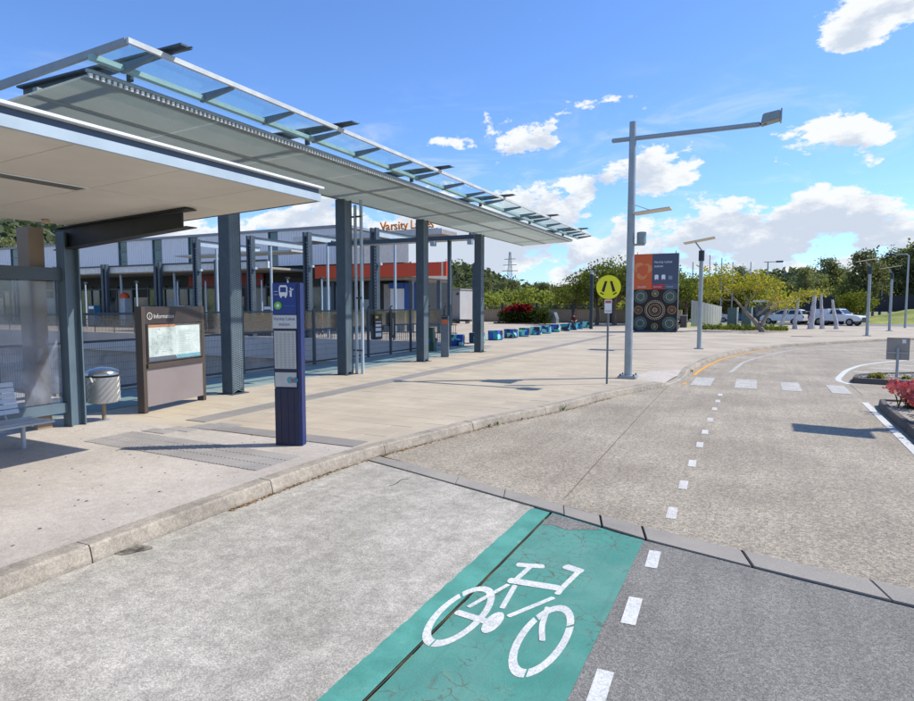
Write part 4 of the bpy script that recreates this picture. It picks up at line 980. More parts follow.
# ================================================================== RIGHT-HAND ISLANDS
def islands():
    dk=mat('island_kerb','5f5852',.85,0,.15,2,.15,90,.3,80,stain=.3); gv=mat('gravel','8b8274',.95,0,.25,14,.4,45,.8,40,color2='b3a998')
    def island(poly,label,h=.16):
        e=empty('planting_island',(poly[0][0],poly[0][1],0),0,label,'planter'); inv=Vector((poly[0][0],poly[0][1],0))
        cx=sum(p[0] for p in poly)/len(poly); cy=sum(p[1] for p in poly)/len(poly)
        pts=resample(poly+[poly[0]],.9); inn=offset(pts,.16)
        for i in range(len(pts)-1):
            a,b_=Vector(pts[i]),Vector(pts[i+1]); c,d=Vector(inn[i]),Vector(inn[i+1])
            o=MB().hexa([(*a,-.02),(*b_,-.02),(*d,-.02),(*c,-.02),(*(a+(c-a)*.2),h),(*(b_+(d-b_)*.2),h),(*d,h),(*c,h)]).build('kerb_stone',dk,e,bevel=.012); o.location=-inv
        o=MB().sheet(offset(resample(poly+[poly[0]],.9),.15)[:-1],h-.04).build('gravel_bed',gv,e,fix=False); o.location=-inv
        # loose stones
        rnd=random.Random(8); q=MB()
        for k in range(1500):
            x=rnd.uniform(2.7,6.5); y=rnd.uniform(min(p[1] for p in poly),max(p[1] for p in poly)); r=rnd.uniform(.012,.035)
            if not all((b_[0]-a[0])*(y-a[1])-(b_[1]-a[1])*(x-a[0])>.22*math.hypot(b_[0]-a[0],b_[1]-a[1]) for a,b_ in zip(poly,poly[1:]+poly[:1])): continue
            q.hexa([(x+r*sx*rnd.uniform(.6,1),y+r*sy*rnd.uniform(.6,1),h-.045+(r*rnd.uniform(.7,1.1) if sz else 0)) for sz in (0,1) for sx,sy in ((-1,-1),(1,-1),(1,1),(-1,1))])
        o=q.build('stones',mat('stone_pale','a79c8c',.9,0,.3,30,color2='c7bfb2'),e); o.location=-inv; o['kind']='stuff'
    island([(2.58,8.),(9,8.),(9,17.7),(4.5,17.8),(3.0,17.85),(2.72,17.75),(2.6,17.4)],'gravel flower bed with dark kerb beside the white line')
    island([(2.72,22.4),(4.5,22.1),(10,21.3),(11,26.5),(4.9,25.4),(3.3,24.3),(2.78,23.4)],'low gravel island with the back of a road sign')
    # plants
    gm=leafmat('spiky_leaf',(.06,.10,.02),(.12,.16,.04)); pk=leafmat('pink_flower',(.62,.12,.14),(.75,.25,.25),(.70,.16,.2)); yg=leafmat('yellow_grass',(.2,.2,.05),(.3,.28,.08))
    def plant(x,y,h,n,fl,label,grp):
        e=empty('flowering_plant' if fl else 'grass_tuft',(x,y,.12),0,label,'plant',grp); rnd=random.Random(int(x*100+y*10)); q=MB(); f=MB()
        for k in range(n):
            a=rnd.uniform(0,6.3); r=rnd.uniform(.05,1)*h*.8; zt=h*rnd.uniform(.45,.8); b0=Vector((rnd.gauss(0,.08),rnd.gauss(0,.08),0)); tip=Vector((math.cos(a)*r,math.sin(a)*r,zt)); nn=Vector((-math.sin(a),math.cos(a),0))*.016
            mid=(b0+tip)/2+Vector((0,0,h*.12)); q.quad(b0-nn,b0+nn,mid+nn*1.6,mid-nn*1.6); q.quad(mid-nn*1.6,mid+nn*1.6,tip)
            if fl:
                for j in range(9):
                    p=tip+Vector((rnd.gauss(0,.05),rnd.gauss(0,.05),rnd.uniform(0,.12)+h*.12)); u=Vector((rnd.gauss(0,1),rnd.gauss(0,1),rnd.gauss(0,1))).normalized()*.03; v=u.orthogonal().normalized()*.03; f.quad(p-u-v,p+u-v,p+u+v,p-u+v)
        q.build('leaves',gm if fl else yg,e,fix=False)
        if fl: f.build('blossom',pk,e,fix=False)
    for (x,y,h) in ((3.15,16.6,.55),(3.45,16.9,.5),(3.05,14.6,.6),(3.5,14.9,.55),(3.3,13.6,.55)):
        plant(x,y,h,60,True,'pink flowering plant in the gravel bed','pink flowering plants')
    for (x,y,h) in ((3.3,22.9,.22),(3.5,23.0,.25),(4.2,23.1,.16)): plant(x,y,h,50,False,'small yellowish grass tuft on the sign island','island grass tufts')
    # sign seen from behind
    e=empty('road_sign',(4.05,23.6,.12),R(-8),'square grey back of a road sign on the low island','road sign')
    MB().lathe([(.04,0),(.04,.95)],(0,0,0),10).build('post',galv,e,smooth=True); MB().box(-.3,.3,.045,.06,.55,1.25).build('plate',mat('sign_back','9a9288',.5,.2,.1,2),e,bevel=.006); MB().box(-.28,.28,.0,.045,.75,.8).build('brace',galv,e); MB().box(.1,.2,.036,.0445,1.08,1.2).build('sticker',white,e)
islands()

# ================================================================== STATION BUILDING
def station():
    YF=50.
    e=empty('station_building',(-60,YF,.15),0,'long station building with lavender grey ribbed cladding and slot windows','building'); inv=Vector((-60,YF,.15))
    def B(mb,name,m,par=None,**k):
        o=mb.build(name,m,par or e,**k)
        if not par: o.location=-inv
        return o
    cl=bpy.data.materials.new('ribbed_cladding'); cl.use_nodes=True; t=NT(cl.node_tree); b=t.n['Principled BSDF']; b.inputs['Roughness'].default_value=.45
    geo=t.new('ShaderNodeNewGeometry').outputs['Position']; c=t.mix(t.noise(geo,.35,4,.6),lin('e4e2e2'),lin('edebeb')); t.l.new(c,b.inputs['Base Color'])
    x0=-110.; x1=YA(346,240,YF)[0]; zt=9.9; zb=6.4
    slots=[YA(a,250,YF)[0:1]+YA(b_,250,YF)[0:1] for a,b_ in ((10,17),(30,36),(118,127),(152,162),(188,198),(268,278))]
    xs=[x0]+[v for s in slots for v in s]+[x1]
    for i in range(0,len(xs),2):
        o=B(MB().box(xs[i],xs[i+1],YF,YF+.3,zb,zt),'cladding_panel',cl)
        q=MB(); x=xs[i]+.15
        while x<xs[i+1]-.1: q.box(x-.03,x+.03,YF-.05,YF-.003,zb,zt-.005); x+=.33
        q.build('rib_field',cl,o)['kind']='stuff'
    gl=mat('slot_glass','2f5a5c',.12,0,.25,.8,spec=.8)
    fr=mat('slot_frame','5c6f7a',.5)
    for a,b_ in slots:
        o=B(MB().box(a,b_,YF+.15,YF+.2,zb,zt-.02),'slot_window',gl)
        MB().box(a,a+.12,YF+.02,YF+.149,zb,zt-.03).build('frame',fr,o); MB().box(b_-.12,b_,YF+.02,YF+.149,zb,zt-.03).build('frame',fr,o)
        for z in (7.5,8.7): MB().box(a+.12,b_-.12,YF+.08,YF+.149,z,z+.1).build('frame',fr,o)
    B(MB().box(x0,x1+.1,YF-.12,YF+12,zt+.003,zt+.28),'parapet',mat('parapet','8d9096',.5)); B(MB().box(x0,x1,YF+.31,YF+12,zb,zt),'upper_storey',mat('storey','75777c',.6))
    # ground floor: dark recessed glazing with columns
    dg=mat('entrance_glass','1f2a2e',.1,0,.3,.4,spec=.8,color2='33474a'); B(MB().box(x0,-30,YF+.6,YF+11,.15,zb-.003),'ground_floor',mat('gf_dark','262a2c',.6))
    x=x0+.4; k=0; rnd=random.Random(21)
    fm=mat('mullion','4b585f',.5); teal=mat('glass_teal','1f6d84',.15,0,.2,.5,spec=.8); pale=mat('wall_pale','9b9d98',.6); refl=mat('glass_green','4b5a34',.15,0,.4,.6,color2='8a8f55')
    while x<-31:
        wd=rnd.choice((1.6,2.2,2.8)); mt=rnd.choice((dg,dg,teal,refl,dg,pale)); z1=rnd.choice((3.3,4.2,4.2))
        B(MB().box(x,x+wd-.18,YF+.5,YF+.58,.25,z1),'glazing_bay',mt); B(MB().box(x+wd-.17,x+wd-.02,YF+.4,YF+.6,.15,4.6),'mullion',fm); x+=wd
    B(MB().box(x0,-31,YF+.38,YF+.59,4.22,4.4),'transom',fm)
    # entrance awning carried on portal posts
    YP=44.6
    B(MB().box(-100,-41,YP+.2,YF+.55,5.75,5.95),'awning_soffit',mat('awning_soffit','9f998c',.7)); B(MB().box(-100,-41,YP,YP+.2,5.85,6.45),'awning_fascia',mat('awning_fascia','d5d9d6',.5)); B(MB().box(-100,-41,YP-.14,YP-.002,6.46,6.62),'awning_rail',steel)
    for xx in (-96,-88,-80,-72,-63.6,-55.3,-46.8):
        o=B(MB().box(xx-.55,xx-.2,YP-.5,YP-.16,.15,6.75).box(xx+.1,xx+.35,YP-.5,YP-.16,.15,6.75),'portal_post',steel); MB().box(xx-.2,xx+.1,YP-.45,YP-.2,6.2,6.35).build('tie',steel,o)
        B(MB().tube([(xx+1.1,YP+.8,.15),(xx+.9,YP+.8,5.7)],.13,8),'prop',steel_lt)
    B(MB().box(-58,-47,YF+.3,YF+.49,4.45,5.7),'sign_band',mat('sign_band_red','8e3a34',.5,0,.2,.5)); B(MB().box(-44,-36,YF+.3,YF+.49,4.3,5.2),'sign_band',mat('band_black','1b1d1f',.5))
    for xx in (-70,-61.5): B(MB().box(xx,xx+1.2,YF+.32,YF+.48,1.0,3.2),'poster_case',mat('poster_white','9fa8a8',.5))
station()
def red_roof():
    YR=44.
    X0=-35.1; X1=-22.15
    e=empty('entrance_pavilion',(-28,YR,.15),0,'station entrance pavilion with a bold orange red fascia','building'); inv=Vector((-28,YR,.15))
    def B(mb,name,m,**k):
        o=mb.build(name,m,e,**k); o.location=-inv; return o
    red=mat('fascia_red','d24a22',.5,0,.04,.6)
    B(MB().box(X0,X1-.45,YR,YR+.35,4.72,5.8),'fascia',red); B(MB().box(X1-.44,X1-.3,YR-.02,YR+.37,4.7,5.82),'trim_stripe',mat('trim_cream','dcd6c6',.5)); B(MB().box(X1-.29,X1,YR-.02,YR+.35,4.7,5.82),'fascia_end',red); B(MB().box(X0,-26,YR+.351,YR+8.6,4.75,5.2),'roof',mat('roof_dull','7d7b78',.7))
    B(MB().box(X0+.3,-26.2,YR+.4,YR+8.6,4.5,4.748),'soffit',mat('soffit_tan','8f8576',.7))
    B(MB().box(-33.5,-28.6,YR+3.4,YR+8,.15,4.399),'rear_wall',mat('wall_dark','3b3b3a',.7)); B(MB().box(-29.4,-27.3,YR+2.2,YR+5,.15,4.2),'kiosk',mat('kiosk_wall','a9a49a',.7)); 
    B(MB().box(-28.6,-27.2,YR+2.0,YR+2.15,1.9,3.8),'white_board',white); B(MB().box(-32.6,-31.2,YR+3.2,YR+3.39,.9,2.9),'poster_case',mat('poster_white','9fa8a8',.5)); B(MB().box(-31.0,-29.6,YR+3.2,YR+3.39,.3,3.1),'doorway',mat('band_black','1b1d1f',.5))
    bl=mat('panel_blue','1f4f9c',.45,0,.1,.8); B(MB().box(-27.15,-25.1,YR+1.9,YR+2.4,1.9,4.3),'blue_panel',bl); B(MB().box(-28.7,-27.2,YR+1.9,YR+2.0,3.85,4.3),'blue_panel',bl); B(MB().box(-25.75,-25.2,YR+1.84,YR+1.89,2.0,3.2),'poster',mat('poster_pale','aeb6c4',.5))
    B(MB().box(-25.6,-25.3,YR+2.0,YR+2.3,.15,1.9),'panel_leg',steel); B(MB().box(-27,-26.7,YR+2.0,YR+2.3,.15,1.9),'panel_leg',steel)
    for x in (-34,-30,-26,-23.4): B(MB().box(x-.15,x+.15,YR+1,YR+1.3,.15,4.399),'post',steel)
    # upper flat roof with the station name standing on it
    e2=empty('upper_roof',(-28,YR,.15),0,'thin flat roof carrying the orange station name letters','roof'); 
    def C(mb,name,m,**k):
        o=mb.build(name,m,e2,**k); o.location=-inv; return o
    C(MB().box(-37,-22.3,YR-.5,YR+2.2,7.95,8.3),'roof_slab',mat('roof_taupe','8b8580',.6)); C(MB().box(-37.05,-22.25,YR-.56,YR-.505,7.93,8.36),'roof_edge',mat('roof_edge','b9bcbc',.5))
    for x in (-36,-30.5,-24.5): C(MB().box(x-.12,x+.12,YR+.4,YR+.64,5.2,7.949),'roof_post',steel)
    om=mat('letter_orange','dd8a3c',.5)
    for i,ch in enumerate('Varsity Lakes'):
        pass
    x=-28.15
    for ch,wd in zip('Varsity Lakes',(.53,.45,.32,.4,.22,.3,.42,.22,.45,.45,.42,.45,.4)):
        if ch!=' ': text('letter',ch,.98,om,e2,(x-inv.x,-.2,8.5-.15),ext=.06,bold=.012)
        x+=wd
    C(MB().box(-28.3,-22.8,YR-.22,YR-.16,8.36,8.44),'letter_rail',steel_dark)
red_roof()
def rear_canopy():
    # portal posts on the forecourt edge with beams and a thin flat roof
    e=empty('forecourt_canopy',(-27,33,.15),0,'forecourt canopy frames of slate posts with long pale beams','canopy'); inv=Vector((-27,33,.15))
    def B(mb,name,m,**k):
        o=mb.build(name,m,e,**k); o.location=-inv; return o
    for i,x in enumerate((-37.6,-32.28,-27.26,-21.9)):
        Y=33.4
        B(MB().box(x-.22,x-.08,Y-.2,Y+.2,.15,7.25).box(x+.12,x+.24,Y-.2,Y+.2,.15,7.25),'portal_post',steel)
        B(MB().box(x-.08,x+.12,Y-.15,Y+.15,6.5,6.62),'tie',steel)
        B(MB().box(x-.02,x+.06,Y+.21,Y+6.5,6.75,7.15),'beam',steel_lt); B(MB().box(x-.12,x+.16,Y+.21,Y+6.5,7.153,7.2),'beam_flange',steel)
        q=MB(); z=.5
        while z<6.6: q.lathe([(.03,z),(.03,z+.05)],(x+.18,Y-.215,0),6); z+=.2
        B(q,'bolt_row',galv)['kind']='stuff'
        B(MB().tube([(x+.75,Y+1.2,.15),(x+.75,Y+1.2,6.6)],.09,8),'prop',steel_lt)
        B(MB().box(x+.25,x+.5,Y-.1,Y+.1,4.9,5.05),'speaker',steel_lt)
    B(MB().box(-46,-33,38.5,41,6.6,6.72),'roof_sheet',mat('canopy_sheet','b9bfb9',.6))
    e=empty('walkway_canopy',(-18,31.5,.15),0,'low flat walkway canopy spanning behind the last street canopy posts','canopy'); inv=Vector((-18,31.5,.15))
    B(MB().box(-22.5,-13.2,29.5,30.7,5.85,5.93),'roof_sheet',mat('canopy_sheet','b9bfb9',.6)); B(MB().box(-22.5,-13.2,29.38,29.498,5.8,6.02),'front_edge',steel); 
    for x in (-22.3,-19.3,-16.3,-13.5): B(MB().box(x-.05,x+.05,29.5,30.7,5.934,6.12),'rafter',steel)
    for y in (30.2,): B(MB().box(-22.4,-22.2,y-.1,y+.1,.15,5.848),'post',steel); B(MB().box(-15.1,-14.95,y-.1,y+.1,.15,5.848),'post',steel)
    for x in (-15.5,-13.35): B(MB().box(x-.12,x+.12,29.1,29.36,5.5,5.75),'security_camera',galv)
rear_canopy()
def forecourt_things():
    # planter with orange foliage
    x,z=YA(263,320,35.2)
    e=empty('planter',(x,35.2,.15),0,'dark timber planter filled with orange and yellow foliage','planter')
    MB().box(-2.0,2.0,-.5,.5,0,.75).build('box',mat('planter_timber','4a3f38',.7,0,.2,3),e); MB().box(-2.05,2.05,-.55,.55,.751,.8).build('rim',mat('planter_rim','5b5048',.7),e)
    lm=leafmat('orange_leaf',(.45,.16,.03),(.42,.34,.05),(.55,.12,.04)); q=MB(); rnd=random.Random(6)
    for k in range(900):
        p=Vector((rnd.gauss(-.6,.8),rnd.gauss(0,.3),.85+abs(rnd.gauss(0,.28)))); u=Vector((rnd.gauss(0,1),rnd.gauss(0,1),rnd.gauss(0,1))).normalized()*.09; v=u.orthogonal().normalized()*.07; q.quad(p-u-v,p+u-v,p+u+v,p-u+v)
    q.build('foliage',lm,e,fix=False)
    # rail along the deck edge
    e=empty('deck_railing',(-40,33.2,.15),0,'low steel railing along the edge of the forecourt deck','railing'); inv=Vector((-40,33.2,.15))
    for z in (.55,1.05):
        o=MB().box(-90,-16,33.15,33.2,z+.15,z+.2).build('rail',steel,e); o.location=-inv
    x=-90
    pm=MB().box(-.03,.03,-.03,.03,0,1.04).mesh('post'); pm.materials.append(steel)
    while x<-16: link('post',pm,e,(x+40,-.06,0)); x+=2.4
    br_=MB(); x=-89.9
    while x<-16: br_.box(x-.012,x+.012,33.165,33.185,.22,1.2); x+=.15
    o=br_.build('baluster_field',steel,e); o.location=-inv; o['kind']='stuff'
    for i,(px_,Y) in enumerate(((86,38.2),(137,38.6),(178,38.2),(206,38.6),(262,39),(288,38.4),(322,39.2),(356,39.2))):
        x,_=YA(px_,300,Y); e=empty('slim_post',(x,Y,.15),0,'slim pale steel post with a round lamp on the station forecourt','post','slim forecourt posts')
        MB().lathe([(.07,0),(.06,4.3)],(0,0,0),8).build('shaft',steel_lt,e,smooth=True); MB().lathe([(.2,4.3),(.2,4.38),(.05,4.45)],(0,0,0),10).build('lamp_cap',steel_dark,e)
    for i,(px_,c_,lb) in enumerate(((94,'2c6e8c','teal ticket machine by the station entrance'),(150,'3a4246','charcoal ticket machine by the station entrance'),(184,'8f9aa0','pale grey ticket machine by the station entrance'),(270,'2a3f6e','navy ticket machine by the station entrance'))):
        x,_=YA(px_,300,43); e=empty('ticket_machine',(x,43,.15),0,lb,'ticket machine')
        MB().box(-.5,.5,-.35,.35,0,2.2).build('cabinet',mat('tm_'+c_,c_,.5),e,bevel=.03); MB().box(-.35,.35,-.365,-.352,1.2,1.75).build('screen',black,e); MB().box(-.4,.4,-.37,-.352,1.85,2.1).build('header_plate',white,e)
    # hood of a help point
    X,Z=YA(128,296,46)
    e=empty('help_point',(X,45.6,.15),0,'white help point with a rounded orange hood by the station entrance','help point')
    MB().box(-.4,.4,-.3,.3,0,3.0).build('body',mat('helppoint_pale','b9c3c4',.5),e); MB().lathe([(.5,3.0),(.5,3.2),(.4,3.45),(.15,3.6),(.02,3.63)],(0,0,0),16).build('hood',mat('hood_orange','e0562a',.5),e,smooth=True)
    # amenities block
    e=empty('amenities_block',(-35.5,69,.15),0,'plain grey concrete amenities block beyond the forecourt','building')
    MB().box(-4.5,2.6,0,6,0,4.1).build('wall',mat('amenities_wall','a9a7a4',.8,0,.06,.5),e); MB().box(-4.6,2.7,-.1,6.1,4.1,4.25).build('roof',mat('amenities_roof','8f8f8e',.7),e); MB().box(.0,1.0,-.03,-.003,2.3,2.6).build('plate',mat('plate_grey','6c6f74',.6),e); MB().box(2.2,2.45,-.15,-.003,3.5,3.7).build('wall_lamp',steel_dark,e)
    # low dark slab seat
    x,y=G(468,323,.15); e=empty('slab_seat',(x,y-2,.15),0,'low dark slab seat in front of the amenities block','seat'); MB().box(-1.3,1.3,-.4,.4,.25,.5).build('slab',mat('slab_dark','3b4247',.7),e,bevel=.03); MB().box(-1.0,-.7,-.35,.35,0,.249).build('leg',conc,e); MB().box(.7,1.0,-.35,.35,0,.249).build('leg',conc,e)
    # angled grey steel cabinet
    x,y=-23.4,74
    e=empty('ramp_cabinet',(x,y,.15),0,'sloping grey steel cabinet beside the red shrub','cabinet'); MB().prism([(-1.2,0),(1.4,0),(1.4,.6),(1.1,1.35),(-1.0,1.3),(-1.2,.9)],'y',-.6,.6).build('body',mat('cab_grey','77828a',.4,.2,.1,2),e); 
    for k in range(3): MB().bar((-.7+.6*k,-.62,.2),(-.2+.6*k,-.62,1.1),.04,.07).build('brace',steel_dark,e)
forecourt_things()

# ================================================================== PLAZA EDGE: wall, fence, boxes
def plaza_edge():
    e=empty('boundary_wall',(-25,78,.0),0,'low cream rendered boundary wall at the back of the plaza','wall'); 
    MB().box(-22,17,0,.3,0,1.75).build('wall',mat('cream_render','b7a184',.85,0,.06,.5),e); MB().box(-22.05,17,-.05,.35,1.751,1.83).build('coping',mat('coping','a89a85',.8),e)
    e=empty('boundary_fence',(-25,77.4,.15),0,'dark steel boundary fence standing in front of the cream wall','fence'); 
    pm=MB().box(-.16,.16,-.1,.1,0,2.55).mesh('post'); pm.materials.append(steel_dark)
    bm=MB(); 
    for k in range(22): bm.box(.2+k*.2-.012,.2+k*.2+.012,-.012,.012,.1,2.2)
    bm.box(.16,4.64,-.02,.02,2.2,2.26); bm.box(.16,4.64,-.02,.02,.1,.16); me=bm.mesh('bar_panel'); me.materials.append(steel)
    for k in range(8): link('post',pm,e,(-20+k*4.8,0,0)); 
    for k in range(7): link('bar_panel',me,e,(-20+k*4.8,0,0))['kind']='stuff'
    # pale curved screen fence and two utility boxes
    pts=[(-6.2,69.5),(-5.2,70.2),(-4.2,71.2),(-3.4,72.6)]
    e=empty('screen_fence',(-5,70.5,.15),0,'pale curved sheet screen fence behind the seated person','fence'); inv=Vector((-5,70.5,.15)); wm=mat('screen_pale','b4b1aa',.7,0,.06,1)
    pp=catmull(pts,4)
    for i,(a,b_) in enumerate(zip(pp,pp[1:])):
        h=2.75-i*.06; o=MB().bar((a[0],a[1],.15+h/2),(b_[0]-.02,b_[1]-.02,.15+h/2),.06,h).build('sheet',wm,e); o.location=-inv
    for k,(x,lb) in enumerate(((-2.35,'grey green utility box with white frame, next to the pale screen'),(-.95,'grey green utility box with white frame, farther from the pale screen'))):
        e=empty('utility_box',(x,73.5,.15),0,lb,'cabinet'); MB().box(-.5,.42,-.4,.4,0,1.95).build('body',mat('ubox_green','56666a',.6),e); MB().box(.43,.56,-.42,.42,0,2.0).build('frame',white,e)
    e=empty('rubbish_bin',(-6.6,66,.15),0,'square dark bin beside the seated person','litter bin'); MB().box(-.32,.32,-.32,.32,0,1.15).build('body',mat('bin_dark','4b4a4a',.5),e); MB().box(-.36,.36,-.36,.36,1.16,1.24).build('lid',galv,e)
    e=empty('park_bench',(-8.3,61.5,.15),0,'dark park bench behind the station totem','bench')
    MB().box(-.2,1.9,-.22,.22,.4,.47).build('seat',black,e); MB().box(-.2,1.9,.22,.27,.5,.9).build('backrest',black,e)
    for x in (0,1.7): MB().box(x-.04,x+.04,-.2,.2,0,.399).build('leg',black,e)
    # many slim masts beyond
    mm=mat('mast_grey','97a3ac',.5,.2)
    rnd=random.Random(9)
    for i,(px_,top,d) in enumerate(((710,255,95),(716,262,100),(722,258,90),(733,262,92),(737,268,110),(744,268,104),(751,262,96),(757,270,112),(597,285,92),(693,262,88),(656,290,85),(688,283,98),(850,292,120),(882,285,120),(598,288,84),(640,284,90))):
        x,y,z=at(px_,top,d); o=MB().lathe([(.09,0),(.06,z)],(0,0,0),8).build('mast',mm,loc=(x,y,0),smooth=True); tag(o,'slim pale mast among the trees behind the plaza','mast','slim masts behind the plaza')
    x,y,z=at(768,262,98); e=empty('car_park_lamp',(x,y,0),0,'twin headed lamp rising above the spreading tree','street light')
    MB().lathe([(.11,0),(.08,z)],(0,0,0),8).build('pole',mm,e,smooth=True); MB().bar((-.5,0,z),(1.5,0,z),.1,.08).build('arm',steel,e); MB().box(1.0,1.9,-.2,.2,z-.1,z+.12).build('lamp_head',steel_dark,e)
    # lattice power pylon far away
    x,y,z=at(510,252,260); x2,y2,_=at(510,300,260)
    e=empty('power_pylon',(x,y,0),0,'distant lattice electricity pylon above the tree line','pylon'); q=MB(); n=14
    for sx,sy in ((-1,-1),(1,-1),(1,1),(-1,1)): q.bar((sx*1.6,sy*1.6,0),(sx*.25,sy*.25,z),.16,.16)
    for k in range(n):
        t0=k/n;t1=(k+1)/n; a=1.6-1.35*t0;b_=1.6-1.35*t1; q.bar((-a,-a,z*t0),(b_,-b_,z*t1),.1,.1); q.bar((a,-a,z*t0),(-b_,-b_,z*t1),.1,.1); q.bar((a,-a,z*t0),(b_,b_,z*t1),.1,.1)
    q.build('lattice',mat('pylon_grey','8b949c',.6),e)
    for zz,ww in ((z*.68,3.5),(z*.78,3),(z*.88,2.4)): MB().bar((-ww,0,zz),(ww,0,zz),.2,.25).build('cross_arm',MATS['pylon_grey'],e)
plaza_edge()

# ================================================================== SCULPTURES, CARS, BANK
def sculptures():
    m=mat('driftwood','b7b6ba',.7,0,.25,3,.15,20,stain=.5,stcol=(.2,.2,.21),stscale=1.5)
    for i,(px_,h,ln,lb) in enumerate(((781,2.8,.5,'short leaning silver timber spike nearest the spreading tree'),(794.5,3.5,.25,'tall slim silver timber spike second from the spreading tree'),(811,3.65,.2,'tallest and thickest silver timber spike in the middle of the row'),(822,3.35,-.2,'tall silver timber spike between the thickest and the shortest'),(836.5,2.75,-.45,'silver timber spike at the white ute end of the row'))):
        x,y=G(px_,329,.15); e=empty('timber_sculpture',(x,y,.15),0,lb,'sculpture','timber spike sculptures'); r0=.21 if i!=2 else .31
        pts=[(0,0,0),(ln*.1,0,h*.2),(ln*.45,0,h*.45),(ln*.75,0,h*.72),(ln*.9,0,h*.92),(ln,0,h)]
        MB().tube(catmull(pts,3),[r0*(1-.62*(k/15)**.8)*(1+.12*math.sin(k*2.1)) for k in range(16)],9).build('spike',m,e,smooth=True); MB().lathe([(r0*1.25,-.0),(r0*1.15,.06)],(0,0,0),10).build('footing',conc,e)
sculptures()
def car(kind,color,loc,rz,label,group=None,name='parked_car'):
    e=empty(name,loc,rz,label,{'ute':'ute','suv':'car','sedan':'car','hatch':'car'}[kind],group)
    pm=mat('car_paint_'+color,color,.25,.1,.04,1,spec=.6); gl=mat('car_glass','161b1f',.08,0,.1,1,spec=.9); tyre=mat('tyre','17181a',.8); rim=mat('rim','8c9094',.35,.7); bm_=mat('bumper_black','24262a',.6)
    W=.92
    P={'ute':([(-2.65,.5),(-2.62,1.15),(-.75,1.2),(-.55,1.2),(.95,1.2),(2.3,1.08),(2.62,.95),(2.68,.5)],[(-.72,1.2),(-.6,1.78),(-.2,1.84),(.45,1.8),(1.15,1.2)],(1.62,-1.6),.4),
       'suv':([(-2.3,.42),(-2.3,1.1),(-1.9,1.15),(.9,1.12),(2.1,1.0),(2.32,.85),(2.35,.42)],[(-2.22,1.12),(-2.0,1.66),(-1.6,1.74),(.15,1.7),(1.05,1.12)],(1.4,-1.38),.36),
       'hatch':([(-1.95,.38),(-1.98,.95),(.85,.97),(1.85,.82),(2.0,.65),(2.0,.38)],[(-1.93,.96),(-1.6,1.42),(-1.1,1.5),(.15,1.46),(.95,.97)],(1.25,-1.25),.32),
       'sedan':([(-2.3,.38),(-2.32,.95),(-1.5,1.0),(.95,.97),(2.05,.82),(2.3,.65),(2.3,.38)],[(-1.55,.99),(-.95,1.4),(-.4,1.47),(.25,1.44),(1.05,.97)],(1.4,-1.38),.33)}[kind]
    body,cab,wx,wr=P
    def loft(poly,wlow,whigh,z0,z1):
        q=MB(); n=len(poly)
        def hw(z): return wlow+(whigh-wlow)*max(0,min(1,(z-z0)/(z1-z0)))
        q.v=[(x,-hw(z),z) for x,z in poly]+[(x,hw(z),z) for x,z in poly]
        for t in tessellate_polygon([[Vector((x,z,0)) for x,z in poly]]): q.f.append(tuple(t)); q.f.append(tuple(n+i for i in t[::-1])); q.mi+=[0,0]
        for i in range(n):
            j=(i+1)%n; q.f.append((i,j,n+j,n+i)); q.mi.append(0)
        return q
    loft(body,W,W-.04,.4,1.2).build('body',pm,e,bevel=.06,smooth=True)
    zc=max(z for _,z in cab); zb=min(z for _,z in cab)
    loft([(x,z+(-.02 if z<zb+.05 else 0)) for x,z in cab],W-.06,W-.22,zb,zc).build('cabin',pm,e,bevel=.05,smooth=True)
    # side windows & screens slightly proud
    a,b_,c,d,f=cab
    for s in (-1,1):
        def hw(z): return (W-.06+(-.16)*(z-zb)/(zc-zb))+.006
        for (p0,p1,p2,p3) in (((a[0]+.18,zb+.06),(a[0]*.3+f[0]*.7-.62 if False else (a[0]+f[0])/2-.06,zb+.06),((b_[0]+d[0])/2+.05,zc-.12),(b_[0]+.22,zc-.12)),(((a[0]+f[0])/2+.02,zb+.06),(f[0]-.2,zb+.06),(d[0]-.06,zc-.12),((b_[0]+d[0])/2+.13,zc-.12))):
            MB().quad(*[(x,s*hw(z),z) for x,z in (p0,p1,p2,p3)]).build('window',gl,e)
    def scr(p,q,nm):
        v0=Vector((p[0],0,p[1]));v1=Vector((q[0],0,q[1])); n=(v1-v0).cross(Vector((0,1,0))).normalized()*.012
        if nm=='windscreen' and n.x<0: n=-n
        if nm=='rear_window' and n.x>0: n=-n
        l=v0.lerp(v1,.1)+n;h=v0.lerp(v1,.88)+n; MB().quad((l.x,-W+.16,l.z),(l.x,W-.16,l.z),(h.x,W-.3,h.z),(h.x,-W+.3,h.z)).build(nm,gl,e)
    scr(f,d,'windscreen'); scr(a,b_,'rear_window')
    xf=body[-1][0]; zf=body[-2][1]
    MB().box(xf-.12,xf+.05,-W+.02,W-.02,.38,.62).build('front_bumper',bm_ if kind=='ute' else pm,e,bevel=.03); MB().box(xf-.06,xf+.02,-.5,.5,.63,zf-.04).build('grille',bm_,e)
